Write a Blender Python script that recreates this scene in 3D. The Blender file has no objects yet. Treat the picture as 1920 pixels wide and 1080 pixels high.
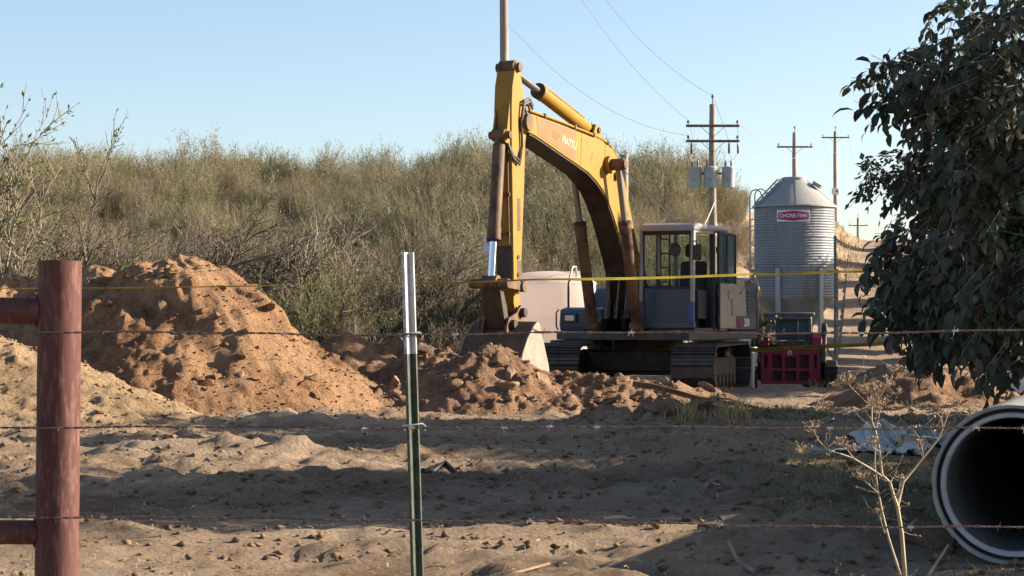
import bpy, math, random
import numpy as np
from mathutils import Vector, Matrix

scene = bpy.context.scene
R = math.radians
rng = np.random.default_rng(7)
random.seed(7)

# ------------------------------------------------------------------ camera, sky, sun, exposure
FOC = 4000.0            # focal length in pixels of the 1920 wide photograph
HOR = 590.0             # row of the horizon in the photograph
CAMZ = 1.35
cam_d = bpy.data.cameras.new('camera')
cam_d.sensor_width = 36.0
cam_d.lens = 36.0 * FOC / 1920.0
cam_d.clip_start = 0.1
cam_d.clip_end = 5000
cam = bpy.data.objects.new('camera', cam_d)
scene.collection.objects.link(cam)
cam.location = (0, 0, CAMZ)
cam.rotation_euler = (R(90) + math.atan((HOR - 540.0) / FOC), 0, 0)
scene.camera = cam

SUN_EL = 21.0           # degrees above the horizon
SUN_BACK = 11.0         # degrees behind straight right
sun_vec = Vector((math.cos(R(SUN_BACK)) * math.cos(R(SUN_EL)), math.sin(R(SUN_BACK)) * math.cos(R(SUN_EL)), math.sin(R(SUN_EL))))
world = bpy.data.worlds.new('World')
scene.world = world
world.use_nodes = True
wn = world.node_tree
sky = wn.nodes.new('ShaderNodeTexSky')
sky.sky_type = 'NISHITA'
sky.sun_disc = False
sky.sun_elevation = R(SUN_EL)
sky.sun_rotation = R(90 - SUN_BACK)
sky.air_density = 0.75
sky.dust_density = 1.0
sky.ozone_density = 0.7
sky.altitude = 0
wn.links.new(sky.outputs[0], wn.nodes['Background'].inputs[0])
wn.nodes['Background'].inputs[1].default_value = 0.075
sun_d = bpy.data.lights.new('sun', 'SUN')
sun_d.energy = 5.0
sun_d.angle = R(0.5)
sun_d.color = (1.0, 0.86, 0.68)
sun = bpy.data.objects.new('sun', sun_d)
scene.collection.objects.link(sun)
sun.rotation_euler = sun_vec.to_track_quat('Z', 'Y').to_euler()
sun.location = (40, 10, 30)

scene.view_settings.view_transform = 'Standard'
scene.view_settings.look = 'None'
scene.view_settings.exposure = 1.5
scene.view_settings.gamma = 1.0
scene.view_settings.use_curve_mapping = False
scene.render.engine = 'CYCLES'
scene.cycles.use_denoising = True
scene.cycles.max_bounces = 6
scene.cycles.diffuse_bounces = 3
scene.cycles.glossy_bounces = 3
scene.cycles.transparent_max_bounces = 12
scene.cycles.caustics_reflective = False
scene.cycles.caustics_refractive = False
scene.cycles.sample_clamp_indirect = 8

def at(px, py, d):
    """a point d metres away that stands at that place of the photograph"""
    return Vector(((px - 960.0) / FOC * d, d, CAMZ + (HOR - py) / FOC * d))

# ------------------------------------------------------------------ helpers: objects
def tag(o, label=None, cat=None, group=None, kind=None):
    if label: o['label'] = label
    if cat: o['category'] = cat
    if group: o['group'] = group
    if kind: o['kind'] = kind
    return o

def link(o, parent=None):
    scene.collection.objects.link(o)
    if parent is not None: o.parent = parent
    return o

def thing(name, label, cat, loc=(0, 0, 0), rotz=0.0, group=None):
    o = bpy.data.objects.new(name, None)
    o.empty_display_size = 0.2
    link(o)
    o.location = loc
    o.rotation_euler = (0, 0, rotz)
    return tag(o, label, cat, group)

def smooth_by_angle(me, deg=40):
    me.polygons.foreach_set('use_smooth', np.ones(len(me.polygons), dtype=bool))
    try: me.set_sharp_from_angle(angle=R(deg))
    except Exception: pass

class MB:
    """collects simple shapes; build() makes ONE mesh object of them"""
    def __init__(self): self.v = []; self.f = []
    def add(self, vs, fs):
        n = len(self.v)
        self.v += [tuple(p) for p in vs]
        self.f += [tuple(i + n for i in f) for f in fs]
        return self
    def box(self, c, s, rot=None):
        c = Vector(c); hx, hy, hz = s[0] / 2, s[1] / 2, s[2] / 2
        ps = [Vector((x, y, z)) for z in (-hz, hz) for y in (-hy, hy) for x in (-hx, hx)]
        if rot is not None: ps = [rot @ p for p in ps]
        return self.add([c + p for p in ps], [(0, 2, 3, 1), (4, 5, 7, 6), (0, 1, 5, 4), (2, 6, 7, 3), (0, 4, 6, 2), (1, 3, 7, 5)])
    def bar(self, a, b, w, h, up=(0, 0, 1)):
        a = Vector(a); b = Vector(b); d = (b - a); L = d.length; d.normalize()
        u = Vector(up); s = d.cross(u)
        if s.length < 1e-4: s = d.cross(Vector((0, 1, 0)))
        s.normalize(); u = s.cross(d)
        m = Matrix((d, s, u)).transposed()
        return self.box((a + b) / 2, (L, w, h), m)
    def prism(self, prof, y0, y1, plane='xz', in0=0.0):
        """extrude a 2D outline (x, z) along y"""
        n = len(prof)
        mk = {'xz': lambda p, t: (p[0], t, p[1]), 'xy': lambda p, t: (p[0], p[1], t), 'yz': lambda p, t: (t, p[0], p[1])}[plane]
        vs = [mk(p, y0) for p in prof] + [mk(p, y1) for p in prof]
        fs = [tuple(range(n)), tuple(range(2 * n - 1, n - 1, -1))]
        fs += [(i, i + n, (i + 1) % n + n, (i + 1) % n) for i in range(n)]
        return self.add(vs, fs)
    def tube(self, pts, rad, sides=8, cap=True):
        pts = [Vector(p) for p in pts]; n = len(pts)
        if not hasattr(rad, '__len__'): rad = [rad] * n
        vs = []; fs = []
        prev = None
        for i, p in enumerate(pts):
            d = (pts[min(i + 1, n - 1)] - pts[max(i - 1, 0)])
            if d.length < 1e-9: d = Vector((0, 0, 1))
            d.normalize()
            if prev is None:
                u = d.orthogonal().normalized()
            else:
                u = prev - d * prev.dot(d)
                if u.length < 1e-6: u = d.orthogonal()
                u.normalize()
            prev = u; w = d.cross(u)
            for k in range(sides):
                a = 2 * math.pi * k / sides
                vs.append(p + (u * math.cos(a) + w * math.sin(a)) * rad[i])
        for i in range(n - 1):
            for k in range(sides):
                k2 = (k + 1) % sides
                fs.append((i * sides + k, i * sides + k2, (i + 1) * sides + k2, (i + 1) * sides + k))
        if cap:
            fs.append(tuple(range(sides - 1, -1, -1)))
            fs.append(tuple(range((n - 1) * sides, n * sides)))
        return self.add(vs, fs)
    def cyl(self, a, b, r, sides=16, r2=None):
        return self.tube([a, b], [r, r if r2 is None else r2], sides)
    def lathe(self, prof, seg=32, c=(0, 0, 0), axis='z', close=False):
        """prof: (r, h) list"""
        vs = []; fs = []; n = len(prof); c = Vector(c)
        for k in range(seg):
            a = 2 * math.pi * k / seg; ca, sa = math.cos(a), math.sin(a)
            for r, h in prof:
                p = (r * ca, r * sa, h) if axis == 'z' else ((r * ca, h, r * sa) if axis == 'y' else (h, r * ca, r * sa))
                vs.append(c + Vector(p))
        m = n if close else n - 1
        for k in range(seg):
            k2 = (k + 1) % seg
            for i in range(m):
                i2 = (i + 1) % n
                fs.append((k * n + i, k2 * n + i, k2 * n + i2, k * n + i2))
        return self.add(vs, fs)
    def mesh(self, name, mat=None, smooth=40):
        me = bpy.data.meshes.new(name)
        me.from_pydata(self.v, [], self.f)
        me.validate()
        import bmesh
        bm = bmesh.new(); bm.from_mesh(me)
        bmesh.ops.recalc_face_normals(bm, faces=bm.faces[:])
        bm.to_mesh(me); bm.free()
        if mat is not None: me.materials.append(mat)
        if smooth: smooth_by_angle(me, smooth)
        return me
    def build(self, name, mat, parent=None, bevel=0.0, smooth=40, label=None):
        o = bpy.data.objects.new(name, self.mesh(name, mat, smooth))
        link(o, parent)
        if bevel:
            b = o.modifiers.new('edge', 'BEVEL'); b.width = bevel; b.segments = 2; b.limit_method = 'ANGLE'; b.angle_limit = R(35)
        if label: o['label'] = label
        return o

def np_mesh(name, V, F, mat=None, smooth=False, tint=None):
    """V (n,3) and F (m,k) arrays -> mesh, fast; tint = one number a face"""
    V = np.asarray(V, dtype=np.float32); F = np.asarray(F, dtype=np.int32)
    me = bpy.data.meshes.new(name)
    m, k = F.shape
    me.vertices.add(len(V)); me.vertices.foreach_set('co', V.ravel())
    me.loops.add(m * k); me.loops.foreach_set('vertex_index', F.ravel())
    me.polygons.add(m)
    me.polygons.foreach_set('loop_start', np.arange(0, m * k, k, dtype=np.int32))
    try: me.polygons.foreach_set('loop_total', np.full(m, k, dtype=np.int32))
    except Exception: pass
    me.update(calc_edges=True)
    if smooth: me.polygons.foreach_set('use_smooth', np.ones(m, dtype=bool))
    if tint is not None:
        a = me.attributes.new('tint', 'FLOAT', 'FACE'); a.data.foreach_set('value', np.asarray(tint, dtype=np.float32))
    if mat is not None: me.materials.append(mat)
    return me

def mesh_obj(name, me, parent=None):
    return link(bpy.data.objects.new(name, me), parent)

def copy_tree(o, parent=None):
    c = o.copy(); scene.collection.objects.link(c); c.parent = parent
    for ch in list(o.children): copy_tree(ch, c)
    return c

# ------------------------------------------------------------------ helpers: noise and fields
def _hash(ix, iy, seed):
    h = (ix.astype(np.int64) * 374761393 + iy.astype(np.int64) * 668265263 + seed * 1442695041) & 0xFFFFFFFF
    h = ((h ^ (h >> 13)) * 1274126177) & 0xFFFFFFFF
    return ((h ^ (h >> 16)) & 0xFFFF) / 65535.0

def vnoise(x, y, seed=0):
    ix = np.floor(x).astype(np.int64); iy = np.floor(y).astype(np.int64)
    fx = x - ix; fy = y - iy
    fx = fx * fx * fx * (fx * (fx * 6 - 15) + 10); fy = fy * fy * fy * (fy * (fy * 6 - 15) + 10)
    a = _hash(ix, iy, seed); b = _hash(ix + 1, iy, seed); c = _hash(ix, iy + 1, seed); d = _hash(ix + 1, iy + 1, seed)
    return (a + (b - a) * fx) * (1 - fy) + (c + (d - c) * fx) * fy - 0.5

def fbm(x, y, scale, octaves=4, seed=0, gain=0.5):
    out = 0.0; amp = 1.0; f = 1.0 / scale
    for o in range(octaves):
        ca, sa = math.cos(o * 1.1), math.sin(o * 1.1)
        out = out + amp * vnoise((x * ca - y * sa) * f + 17.3 * o, (x * sa + y * ca) * f + 9.1 * o, seed + o)
        amp *= gain; f *= 2.03
    return out

def sstep(t):
    t = np.clip(t, 0, 1); return t * t * (3 - 2 * t)

def ground_z(x, y):
    """the lie of the land without its small relief"""
    x = np.asarray(x, dtype=float); y = np.asarray(y, dtype=float)
    h = 6.4 * sstep((y - 52) / 98.0) - 0.012 * np.clip(y - 165, 0, None)
    road_l = 8.0 + (y - 54) * 0.163                      # left edge of the farm track
    side = sstep((road_l - x) / 6.0)
    h = h + side * 3.3 * sstep((y - 47) / 45.0) * sstep((115 - y) / 40.0 + 0.55)
    h = h + 1.15 * sstep((road_l - x + 0.6) / 1.6) * sstep((y - 95) / 40.0)
    h = h - 0.12 * np.exp(-((x - 5.4) / 2.5) ** 2 - ((y - 42.0) / 3.0) ** 2)
    return h

def ground_relief(x, y):
    n = 0.16 * fbm(x, y * 0.8, 3.2, 3, 3) + 0.06 * fbm(x * 0.6, y, 0.9, 3, 11)
    churn = sstep(fbm(x * .6, y * .8, 2.2, 2, 29) * 3 + .45)
    n = n + (0.05 + .07 * churn) * np.abs(fbm(x * .7, y, 0.35, 4, 23)) * 1.2 + (0.02 + .035 * churn) * fbm(x, y, 0.15, 3, 31, .6) - 0.05 * np.clip(np.abs(fbm(x * .35, y * 1.4, 1.0, 3, 37)) - .12, 0, 1)
    rut = np.exp(-((y - (20.6 + 0.10 * x + 0.5 * np.sin(x * 0.8))) / 0.35) ** 2) * 0.10 + np.exp(-((y - (13.3 + 0.05 * x)) / 0.3) ** 2) * 0.06
    for (y0, sl, cv) in ((23.6, .16, .02), (26.0, .16, .02), (17.3, -.05, -.015), (18.6, -.05, -.015), (12.4, .10, .01)):
        yc = y0 + sl * x + cv * x * x; u = (y - yc) / .30
        w = np.clip(1 - u ** 8, 0, 1) * np.clip(1.3 * fbm(x, y, 2.5, 2, 71) + .7, 0, 1)
        n = n - w * (.034 + .024 * np.sin(x * 2 * np.pi / .19)) + .03 * np.exp(-((np.abs(u) - 1.25) / .3) ** 2) * np.clip(.5 + fbm(x, y, .5, 2, 73) * 2, 0, 1)
    near = np.clip((60 - y) / 20, 0, 1)
    flat = 1 - .96 * np.exp(-(((x - 2.8) / .75) ** 4) - (((y - 11.9) / 1.3) ** 4))      # the pipe lies on levelled ground
    return (n + rut) * near * flat

def gz(x, y):
    return float(ground_z(x, y) + ground_relief(np.float64(x), np.float64(y)))

# ------------------------------------------------------------------ helpers: foliage
def segs_mesh(P0, P1, R0, R1, sides=3):
    P0 = np.asarray(P0); P1 = np.asarray(P1); n = len(P0)
    D = P1 - P0; D = D / (np.linalg.norm(D, axis=1, keepdims=True) + 1e-9)
    ref = np.where(np.abs(D[:, 2:3]) > 0.9, np.array([[1.0, 0, 0]]), np.array([[0, 0, 1.0]]))
    U = np.cross(D, ref); U /= (np.linalg.norm(U, axis=1, keepdims=True) + 1e-9); W = np.cross(D, U)
    V = np.zeros((n, 2 * sides, 3)); R0 = np.asarray(R0).reshape(-1, 1); R1 = np.asarray(R1).reshape(-1, 1)
    for k in range(sides):
        a = 2 * math.pi * k / sides
        o = U * math.cos(a) + W * math.sin(a)
        V[:, k] = P0 + o * R0; V[:, sides + k] = P1 + o * R1
    F = np.array([[k, (k + 1) % sides, sides + (k + 1) % sides, sides + k] for k in range(sides)])
    F = (F[None] + (np.arange(n) * 2 * sides)[:, None, None]).reshape(-1, 4)
    return V.reshape(-1, 3), F

def grow(P, D, L, R0, nseg, wob, bend, r, taper=0.3):
    """polylines from points P along D; returns segments and the node points and directions"""
    n = len(P); P = np.array(P, float); D = np.array(D, float); L = np.broadcast_to(L, (n,)); R0 = np.broadcast_to(R0, (n,))
    A = []; B = []; Ra = []; Rb = []; ND = []
    for i in range(nseg):
        D = D + r.normal(0, wob, (n, 3)) + np.asarray(bend)
        D /= np.linalg.norm(D, axis=1, keepdims=True)
        Q = P + D * (L / nseg)[:, None]
        t0 = 1 - (1 - taper) * i / nseg; t1 = 1 - (1 - taper) * (i + 1) / nseg
        A.append(P); B.append(Q); Ra.append(R0 * t0); Rb.append(R0 * t1); ND.append(D.copy())
        P = Q
    return np.concatenate(A), np.concatenate(B), np.concatenate(Ra), np.concatenate(Rb), np.concatenate(ND)

def leaves_np(C, A, N, L, W, tmpl='diamond', fold=0.0):
    """leaves at C pointing along A with face normal about N; L, W lengths and widths"""
    n = len(C)
    A = A / (np.linalg.norm(A, axis=1, keepdims=True) + 1e-9)
    S = np.cross(A, N); S /= (np.linalg.norm(S, axis=1, keepdims=True) + 1e-9)
    N = np.cross(S, A)
    L = np.broadcast_to(L, (n,))[:, None]; W = np.broadcast_to(W, (n,))[:, None]
    if tmpl == 'diamond':
        pts = [C, C + A * L * .5 + S * W * .5, C + A * L, C + A * L * .5 - S * W * .5]
        V = np.stack(pts, 1); F = np.array([[0, 1, 2, 3]])
    else:   # a broad leaflet: a curved, folded blade of 6 quads
        rows = [(0.0, 0.06, 0.0), (0.26, 0.80, 0.07), (0.58, 1.0, 0.05), (0.84, 0.62, -0.09), (0.97, 0.05, -0.24)]
        pts = []
        for t, w, z in rows:
            mid = C + A * L * t + N * L * z
            pts += [mid + S * W * .5 * w + N * W * fold * w, mid, mid - S * W * .5 * w + N * W * fold * w]
        V = np.stack(pts, 1)
        F = []
        for i in range(4):
            F += [[3 * i, 3 * i + 1, 3 * i + 4, 3 * i + 3], [3 * i + 1, 3 * i + 2, 3 * i + 5, 3 * i + 4]]
        F = np.array(F)
    k = V.shape[1]
    Fa = (F[None] + (np.arange(n) * k)[:, None, None]).reshape(-1, 4)
    return V.reshape(-1, 3), Fa, len(F)

def rand_dirs(r, n):
    v = r.normal(0, 1, (n, 3)); return v / np.linalg.norm(v, axis=1, keepdims=True)

# ------------------------------------------------------------------ materials
def _nodes(name):
    m = bpy.data.materials.new(name); m.use_nodes = True
    nt = m.node_tree; b = nt.nodes['Principled BSDF']
    return m, nt, b

def mat(name, col, rough=0.6, metal=0.0, col2=None, scale=4.0, detail=6.0, lo=0.4, hi=0.62, bump=0.0, bscale=None, spec=0.4,
        stain=None, stain_scale=1.5, stain_lo=0.55, stain_hi=0.7, stretch=(1, 1, 1)):
    m, nt, b = _nodes(name)
    N = nt.nodes; Lk = nt.links
    b.inputs['Roughness'].default_value = rough; b.inputs['Metallic'].default_value = metal
    b.inputs['Specular IOR Level'].default_value = spec
    tc = N.new('ShaderNodeTexCoord'); mp = N.new('ShaderNodeMapping'); mp.inputs['Scale'].default_value = stretch
    Lk.new(tc.outputs['Object'], mp.inputs['Vector'])
    out = None
    if col2 is not None:
        t = N.new('ShaderNodeTexNoise'); t.inputs['Scale'].default_value = scale; t.inputs['Detail'].default_value = detail; t.inputs['Roughness'].default_value = 0.65
        Lk.new(mp.outputs[0], t.inputs['Vector'])
        cr = N.new('ShaderNodeValToRGB'); cr.color_ramp.elements[0].position = lo; cr.color_ramp.elements[1].position = hi
        cr.color_ramp.elements[0].color = (*col, 1); cr.color_ramp.elements[1].color = (*col2, 1)
        Lk.new(t.outputs['Fac'], cr.inputs[0]); out = cr.outputs[0]
    if stain is not None:
        t = N.new('ShaderNodeTexNoise'); t.inputs['Scale'].default_value = stain_scale; t.inputs['Detail'].default_value = 8; t.inputs['Roughness'].default_value = 0.7
        Lk.new(mp.outputs[0], t.inputs['Vector'])
        r2 = N.new('ShaderNodeMapRange'); r2.inputs[1].default_value = stain_lo; r2.inputs[2].default_value = stain_hi
        Lk.new(t.outputs['Fac'], r2.inputs[0])
        mx = N.new('ShaderNodeMix'); mx.data_type = 'RGBA'
        Lk.new(r2.outputs[0], mx.inputs['Factor'])
        if out is not None: Lk.new(out, mx.inputs[6])
        else: mx.inputs[6].default_value = (*col, 1)
        mx.inputs[7].default_value = (*stain, 1); out = mx.outputs[2]
    if out is not None: Lk.new(out, b.inputs['Base Color'])
    else: b.inputs['Base Color'].default_value = (*col, 1)
    if bump:
        t = N.new('ShaderNodeTexNoise'); t.inputs['Scale'].default_value = bscale or scale * 4; t.inputs['Detail'].default_value = 6
        Lk.new(mp.outputs[0], t.inputs['Vector'])
        bp = N.new('ShaderNodeBump'); bp.inputs['Strength'].default_value = 1.0; bp.inputs['Distance'].default_value = bump
        Lk.new(t.outputs['Fac'], bp.inputs['Height']); Lk.new(bp.outputs[0], b.inputs['Normal'])
    return m

def leaf_mat(name, cols, transl=0.25, rough=0.55, vary=0.0):
    """colour from the leaf's own number and, for shrubs, from the plant it grows on; a share of the light passes through"""
    m, nt, b = _nodes(name)
    N = nt.nodes; Lk = nt.links
    a = N.new('ShaderNodeAttribute'); a.attribute_name = 'tint'
    cr = N.new('ShaderNodeValToRGB'); el = cr.color_ramp.elements
    el[0].position = 0.0; el[1].position = 1.0; el[0].color = (*cols[0], 1); el[1].color = (*cols[-1], 1)
    for i, c in enumerate(cols[1:-1]):
        e = el.new((i + 1) / (len(cols) - 1)); e.color = (*c, 1)
    Lk.new(a.outputs['Fac'], cr.inputs[0]); out = cr.outputs[0]
    if vary: out = plant_variation(nt, out, vary)
    Lk.new(out, b.inputs['Base Color'])
    b.inputs['Roughness'].default_value = rough; b.inputs['Specular IOR Level'].default_value = 0.2
    if transl:
        tr = N.new('ShaderNodeBsdfTranslucent'); mx = N.new('ShaderNodeMixShader'); mx.inputs[0].default_value = transl
        Lk.new(out, tr.inputs[0])
        Lk.new(b.outputs[0], mx.inputs[1]); Lk.new(tr.outputs[0], mx.inputs[2])
        Lk.new(mx.outputs[0], N['Material Output'].inputs['Surface'])
    return m

def plant_variation(nt, col, amount):
    """different kinds of plant: greener, browner or greyer by the individual"""
    N = nt.nodes; Lk = nt.links
    oi = N.new('ShaderNodeObjectInfo')
    cr = N.new('ShaderNodeValToRGB'); el = cr.color_ramp.elements
    el[0].position = 0.0; el[0].color = (.68, .80, .55, 1); el[1].position = 1.0; el[1].color = (1.12, .90, .78, 1)
    for p, c in ((.3, (.92, .98, .80)), (.55, (.95, .92, .85)), (.8, (.80, .68, .62))):
        e = el.new(p); e.color = (*c, 1)
    Lk.new(oi.outputs['Random'], cr.inputs[0])
    mx = N.new('ShaderNodeMix'); mx.data_type = 'RGBA'; mx.blend_type = 'MULTIPLY'; mx.inputs['Factor'].default_value = amount
    Lk.new(col, mx.inputs[6]); Lk.new(cr.outputs[0], mx.inputs[7])
    return mx.outputs[2]

def soil_mat(name, cols, big=0.9, mid=6.0, fine=45.0, bump=0.02):
    """dry earth: broad patches, mid mottling, grit"""
    m, nt, b = _nodes(name)
    N = nt.nodes; Lk = nt.links
    g = N.new('ShaderNodeNewGeometry')
    def noise(s, d, r=0.6):
        t = N.new('ShaderNodeTexNoise'); t.inputs['Scale'].default_value = s; t.inputs['Detail'].default_value = d; t.inputs['Roughness'].default_value = r
        Lk.new(g.outputs['Position'], t.inputs['Vector']); return t
    t1 = noise(big, 5); t2 = noise(mid, 6, 0.7); t3 = noise(fine, 3)
    ad = N.new('ShaderNodeMath'); ad.operation = 'MULTIPLY_ADD'; ad.inputs[1].default_value = 0.55
    Lk.new(t2.outputs['Fac'], ad.inputs[0]); Lk.new(t1.outputs['Fac'], ad.inputs[2])
    ad2 = N.new('ShaderNodeMath'); ad2.operation = 'MULTIPLY_ADD'; ad2.inputs[1].default_value = 0.35
    Lk.new(t3.outputs['Fac'], ad2.inputs[0]); Lk.new(ad.outputs[0], ad2.inputs[2])
    cr = N.new('ShaderNodeValToRGB'); el = cr.color_ramp.elements
    lo, hi = 0.76, 1.14
    el[0].position = 0.0; el[1].position = 1.0
    el[0].color = (*cols[0], 1); el[1].color = (*cols[-1], 1)
    for i, c in enumerate(cols[1:-1]):
        e = el.new((i + 1) / (len(cols) - 1)); e.color = (*c, 1)
    mr = N.new('ShaderNodeMapRange'); mr.inputs[1].default_value = lo; mr.inputs[2].default_value = hi
    Lk.new(ad2.outputs[0], mr.inputs[0]); Lk.new(mr.outputs[0], cr.inputs[0])
    Lk.new(cr.outputs[0], b.inputs['Base Color'])
    b.inputs['Roughness'].default_value = 0.95; b.inputs['Specular IOR Level'].default_value = 0.1
    t4 = noise(38.0, 8, 0.85); t5 = noise(9.0, 6, 0.7)
    v = N.new('ShaderNodeTexVoronoi'); v.inputs['Scale'].default_value = 22.0; v.inputs['Randomness'].default_value = 1.0; Lk.new(g.outputs['Position'], v.inputs['Vector'])
    q = N.new('ShaderNodeMath'); q.operation = 'MULTIPLY_ADD'; q.inputs[1].default_value = -0.5; Lk.new(v.outputs['Distance'], q.inputs[0]); Lk.new(t4.outputs['Fac'], q.inputs[2])
    q2 = N.new('ShaderNodeMath'); q2.operation = 'MULTIPLY_ADD'; q2.inputs[1].default_value = 0.8; Lk.new(t5.outputs['Fac'], q2.inputs[0]); Lk.new(q.outputs[0], q2.inputs[2])
    bp = N.new('ShaderNodeBump'); bp.inputs['Distance'].default_value = bump * 2.4; bp.inputs['Strength'].default_value = 1.0
    Lk.new(q2.outputs[0], bp.inputs['Height']); Lk.new(bp.outputs[0], b.inputs['Normal'])
    return m

def glass_mat(name, col=(0.75, 0.85, 0.85), alpha=0.22, rough=0.03, base=(0.02, 0.03, 0.035)):
    m, nt, b = _nodes(name)
    N = nt.nodes; Lk = nt.links
    b.inputs['Base Color'].default_value = (*base, 1); b.inputs['Roughness'].default_value = rough
    tr = N.new('ShaderNodeBsdfTransparent'); tr.inputs[0].default_value = (*col, 1)
    mx = N.new('ShaderNodeMixShader'); mx.inputs[0].default_value = alpha
    Lk.new(tr.outputs[0], mx.inputs[1]); Lk.new(b.outputs[0], mx.inputs[2]); Lk.new(mx.outputs[0], N['Material Output'].inputs['Surface'])
    return m

M = {}
M['ground'] = soil_mat('dry_ground', [(0.235, 0.16, 0.105), (0.375, 0.275, 0.19), (0.48, 0.365, 0.265)], 0.5, 5.0, 30.0, 0.022)
M['sand'] = soil_mat('dug_sand', [(0.19, 0.105, 0.058), (0.32, 0.188, 0.105), (0.41, 0.255, 0.15)], 0.9, 5.0, 35.0, 0.018)
M['sand_pale'] = soil_mat('pale_sand', [(0.25, 0.17, 0.10), (0.36, 0.255, 0.155), (0.42, 0.30, 0.18)], 0.8, 5.0, 35.0, 0.018)
M['redsoil'] = soil_mat('red_soil', [(0.18, 0.105, 0.065), (0.285, 0.175, 0.108), (0.37, 0.235, 0.15)], 1.2, 6.0, 30.0, 0.02)
M['clod'] = soil_mat('clod_soil', [(0.20, 0.135, 0.09), (0.32, 0.215, 0.14), (0.42, 0.29, 0.19)], 1.8, 7.0, 30.0, 0.015)
M['yellow'] = mat('machine_yellow', (0.28, 0.152, 0.017), 0.55, col2=(0.295, 0.170, 0.028), scale=2.5, stain=(0.085, 0.042, 0.02), stain_scale=2.6, stain_lo=0.57, stain_hi=0.72, spec=0.25, bump=0.001, bscale=30)
M['orange'] = mat('faded_orange_panel', (0.20, 0.082, 0.012), 0.55, col2=(0.21, 0.105, 0.028), scale=3.0, stain=(0.13, 0.065, 0.025), stain_scale=2.4, stain_lo=0.58, stain_hi=0.75)
M['rustcyl'] = mat('rusty_brown_paint', (0.145, 0.078, 0.034), 0.65, col2=(0.05, 0.027, 0.018), scale=5.0, lo=0.42, hi=0.6, bump=0.002, stretch=(1, 1, 0.5))
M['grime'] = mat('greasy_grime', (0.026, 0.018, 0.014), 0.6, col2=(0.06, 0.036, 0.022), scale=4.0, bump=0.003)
M['chrome'] = mat('rod_chrome', (0.62, 0.66, 0.72), 0.18, 1.0)
M['steel_dull'] = mat('dull_rod', (0.22, 0.22, 0.23), 0.35, 0.8)
M['black'] = mat('black_rubber', (0.015, 0.015, 0.017), 0.6)
M['hose'] = mat('hydraulic_hose', (0.05, 0.045, 0.04), 0.55, col2=(0.16, 0.12, 0.08), scale=6)
M['track'] = mat('track_steel', (0.075, 0.075, 0.08), 0.45, 0.6, col2=(0.13, 0.11, 0.09), scale=6, bump=0.002)
M['slate'] = mat('slate_blue_body', (0.050, 0.070, 0.105), 0.45, col2=(0.062, 0.082, 0.115), scale=2.5, stain=(0.12, 0.095, 0.07), stain_scale=2.0, stain_lo=0.60, stain_hi=0.8)
M['bluestripe'] = mat('blue_paint', (0.035, 0.07, 0.22), 0.4)
M['cream'] = mat('cream_body', (0.36, 0.315, 0.25), 0.5, col2=(0.33, 0.28, 0.215), scale=2.5, stain=(0.2, 0.165, 0.12), stain_scale=3.0, stain_lo=0.62, stain_hi=0.8)
M['cabwhite'] = mat('cab_offwhite', (0.33, 0.30, 0.285), 0.45, col2=(0.27, 0.245, 0.23), scale=3.0, stain=(0.3, 0.25, 0.2), stain_scale=4.0, stain_lo=0.62, stain_hi=0.8)
M['dark'] = mat('dark_interior', (0.035, 0.035, 0.04), 0.7)
M['seat'] = mat('seat_fabric', (0.06, 0.058, 0.058), 0.9)
M['glass'] = glass_mat('cab_glass', (0.80, 0.86, 0.84), 0.10)
M['glass_low'] = glass_mat('lower_windscreen_glass', (0.50, 0.60, 0.64), 0.42, 0.25, (0.10, 0.155, 0.20))
M['lamp'] = mat('lamp_lens', (0.55, 0.56, 0.58), 0.15, 0.3)
M['bucket'] = mat('bucket_grey', (0.24, 0.225, 0.185), 0.55, 0.1, col2=(0.20, 0.17, 0.13), scale=3.5, stain=(0.14, 0.08, 0.045), stain_scale=3.0, stain_lo=0.58, stain_hi=0.75)
M['bucketrust'] = mat('bucket_rust', (0.085, 0.045, 0.026), 0.7, 0.05, col2=(0.13, 0.078, 0.045), scale=5.0, bump=0.002)
M['galv'] = mat('galvanised_sheet', (0.35, 0.375, 0.405), 0.45, 0.3, col2=(0.29, 0.31, 0.335), scale=3.5, lo=0.35, hi=0.65, stain=(0.24, 0.225, 0.20), stain_scale=2.6, stain_lo=0.52, stain_hi=0.72, stretch=(1, 1, .18))
M['galvroof'] = mat('galvanised_roof', (0.33, 0.325, 0.30), 0.6, 0.1, col2=(0.29, 0.285, 0.265), scale=3.0)
M['signwhite'] = mat('sign_white', (0.72, 0.70, 0.70), 0.5)
M['signred'] = mat('sign_red', (0.40, 0.03, 0.10), 0.5)
M['tank'] = mat('white_tank_plastic', (0.68, 0.63, 0.59), 0.5, col2=(0.63, 0.575, 0.53), scale=1.5, stain=(0.5, 0.42, 0.34), stain_scale=1.4, stain_lo=0.62, stain_hi=0.85)
M['wood'] = mat('weathered_pole', (0.23, 0.19, 0.16), 0.9, col2=(0.33, 0.285, 0.245), scale=3.0, bump=0.008, bscale=18, stretch=(3, 3, 0.25))
M['woodd'] = mat('crossarm_timber', (0.11, 0.085, 0.07), 0.9, col2=(0.18, 0.14, 0.115), scale=5.0)
M['plank'] = mat('old_plank', (0.26, 0.18, 0.11), 0.9, col2=(0.36, 0.26, 0.17), scale=3.0, bump=0.004, stretch=(0.4, 4, 4))
M['can'] = mat('transformer_grey', (0.33, 0.37, 0.40), 0.5, col2=(0.27, 0.31, 0.34), scale=3)
M['porcelain'] = mat('insulator', (0.16, 0.13, 0.12), 0.3)
M['wire'] = mat('line_wire', (0.28, 0.29, 0.31), 0.5, 0.4)
M['rope'] = mat('pale_guy', (0.5, 0.46, 0.4), 0.7)
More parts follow.
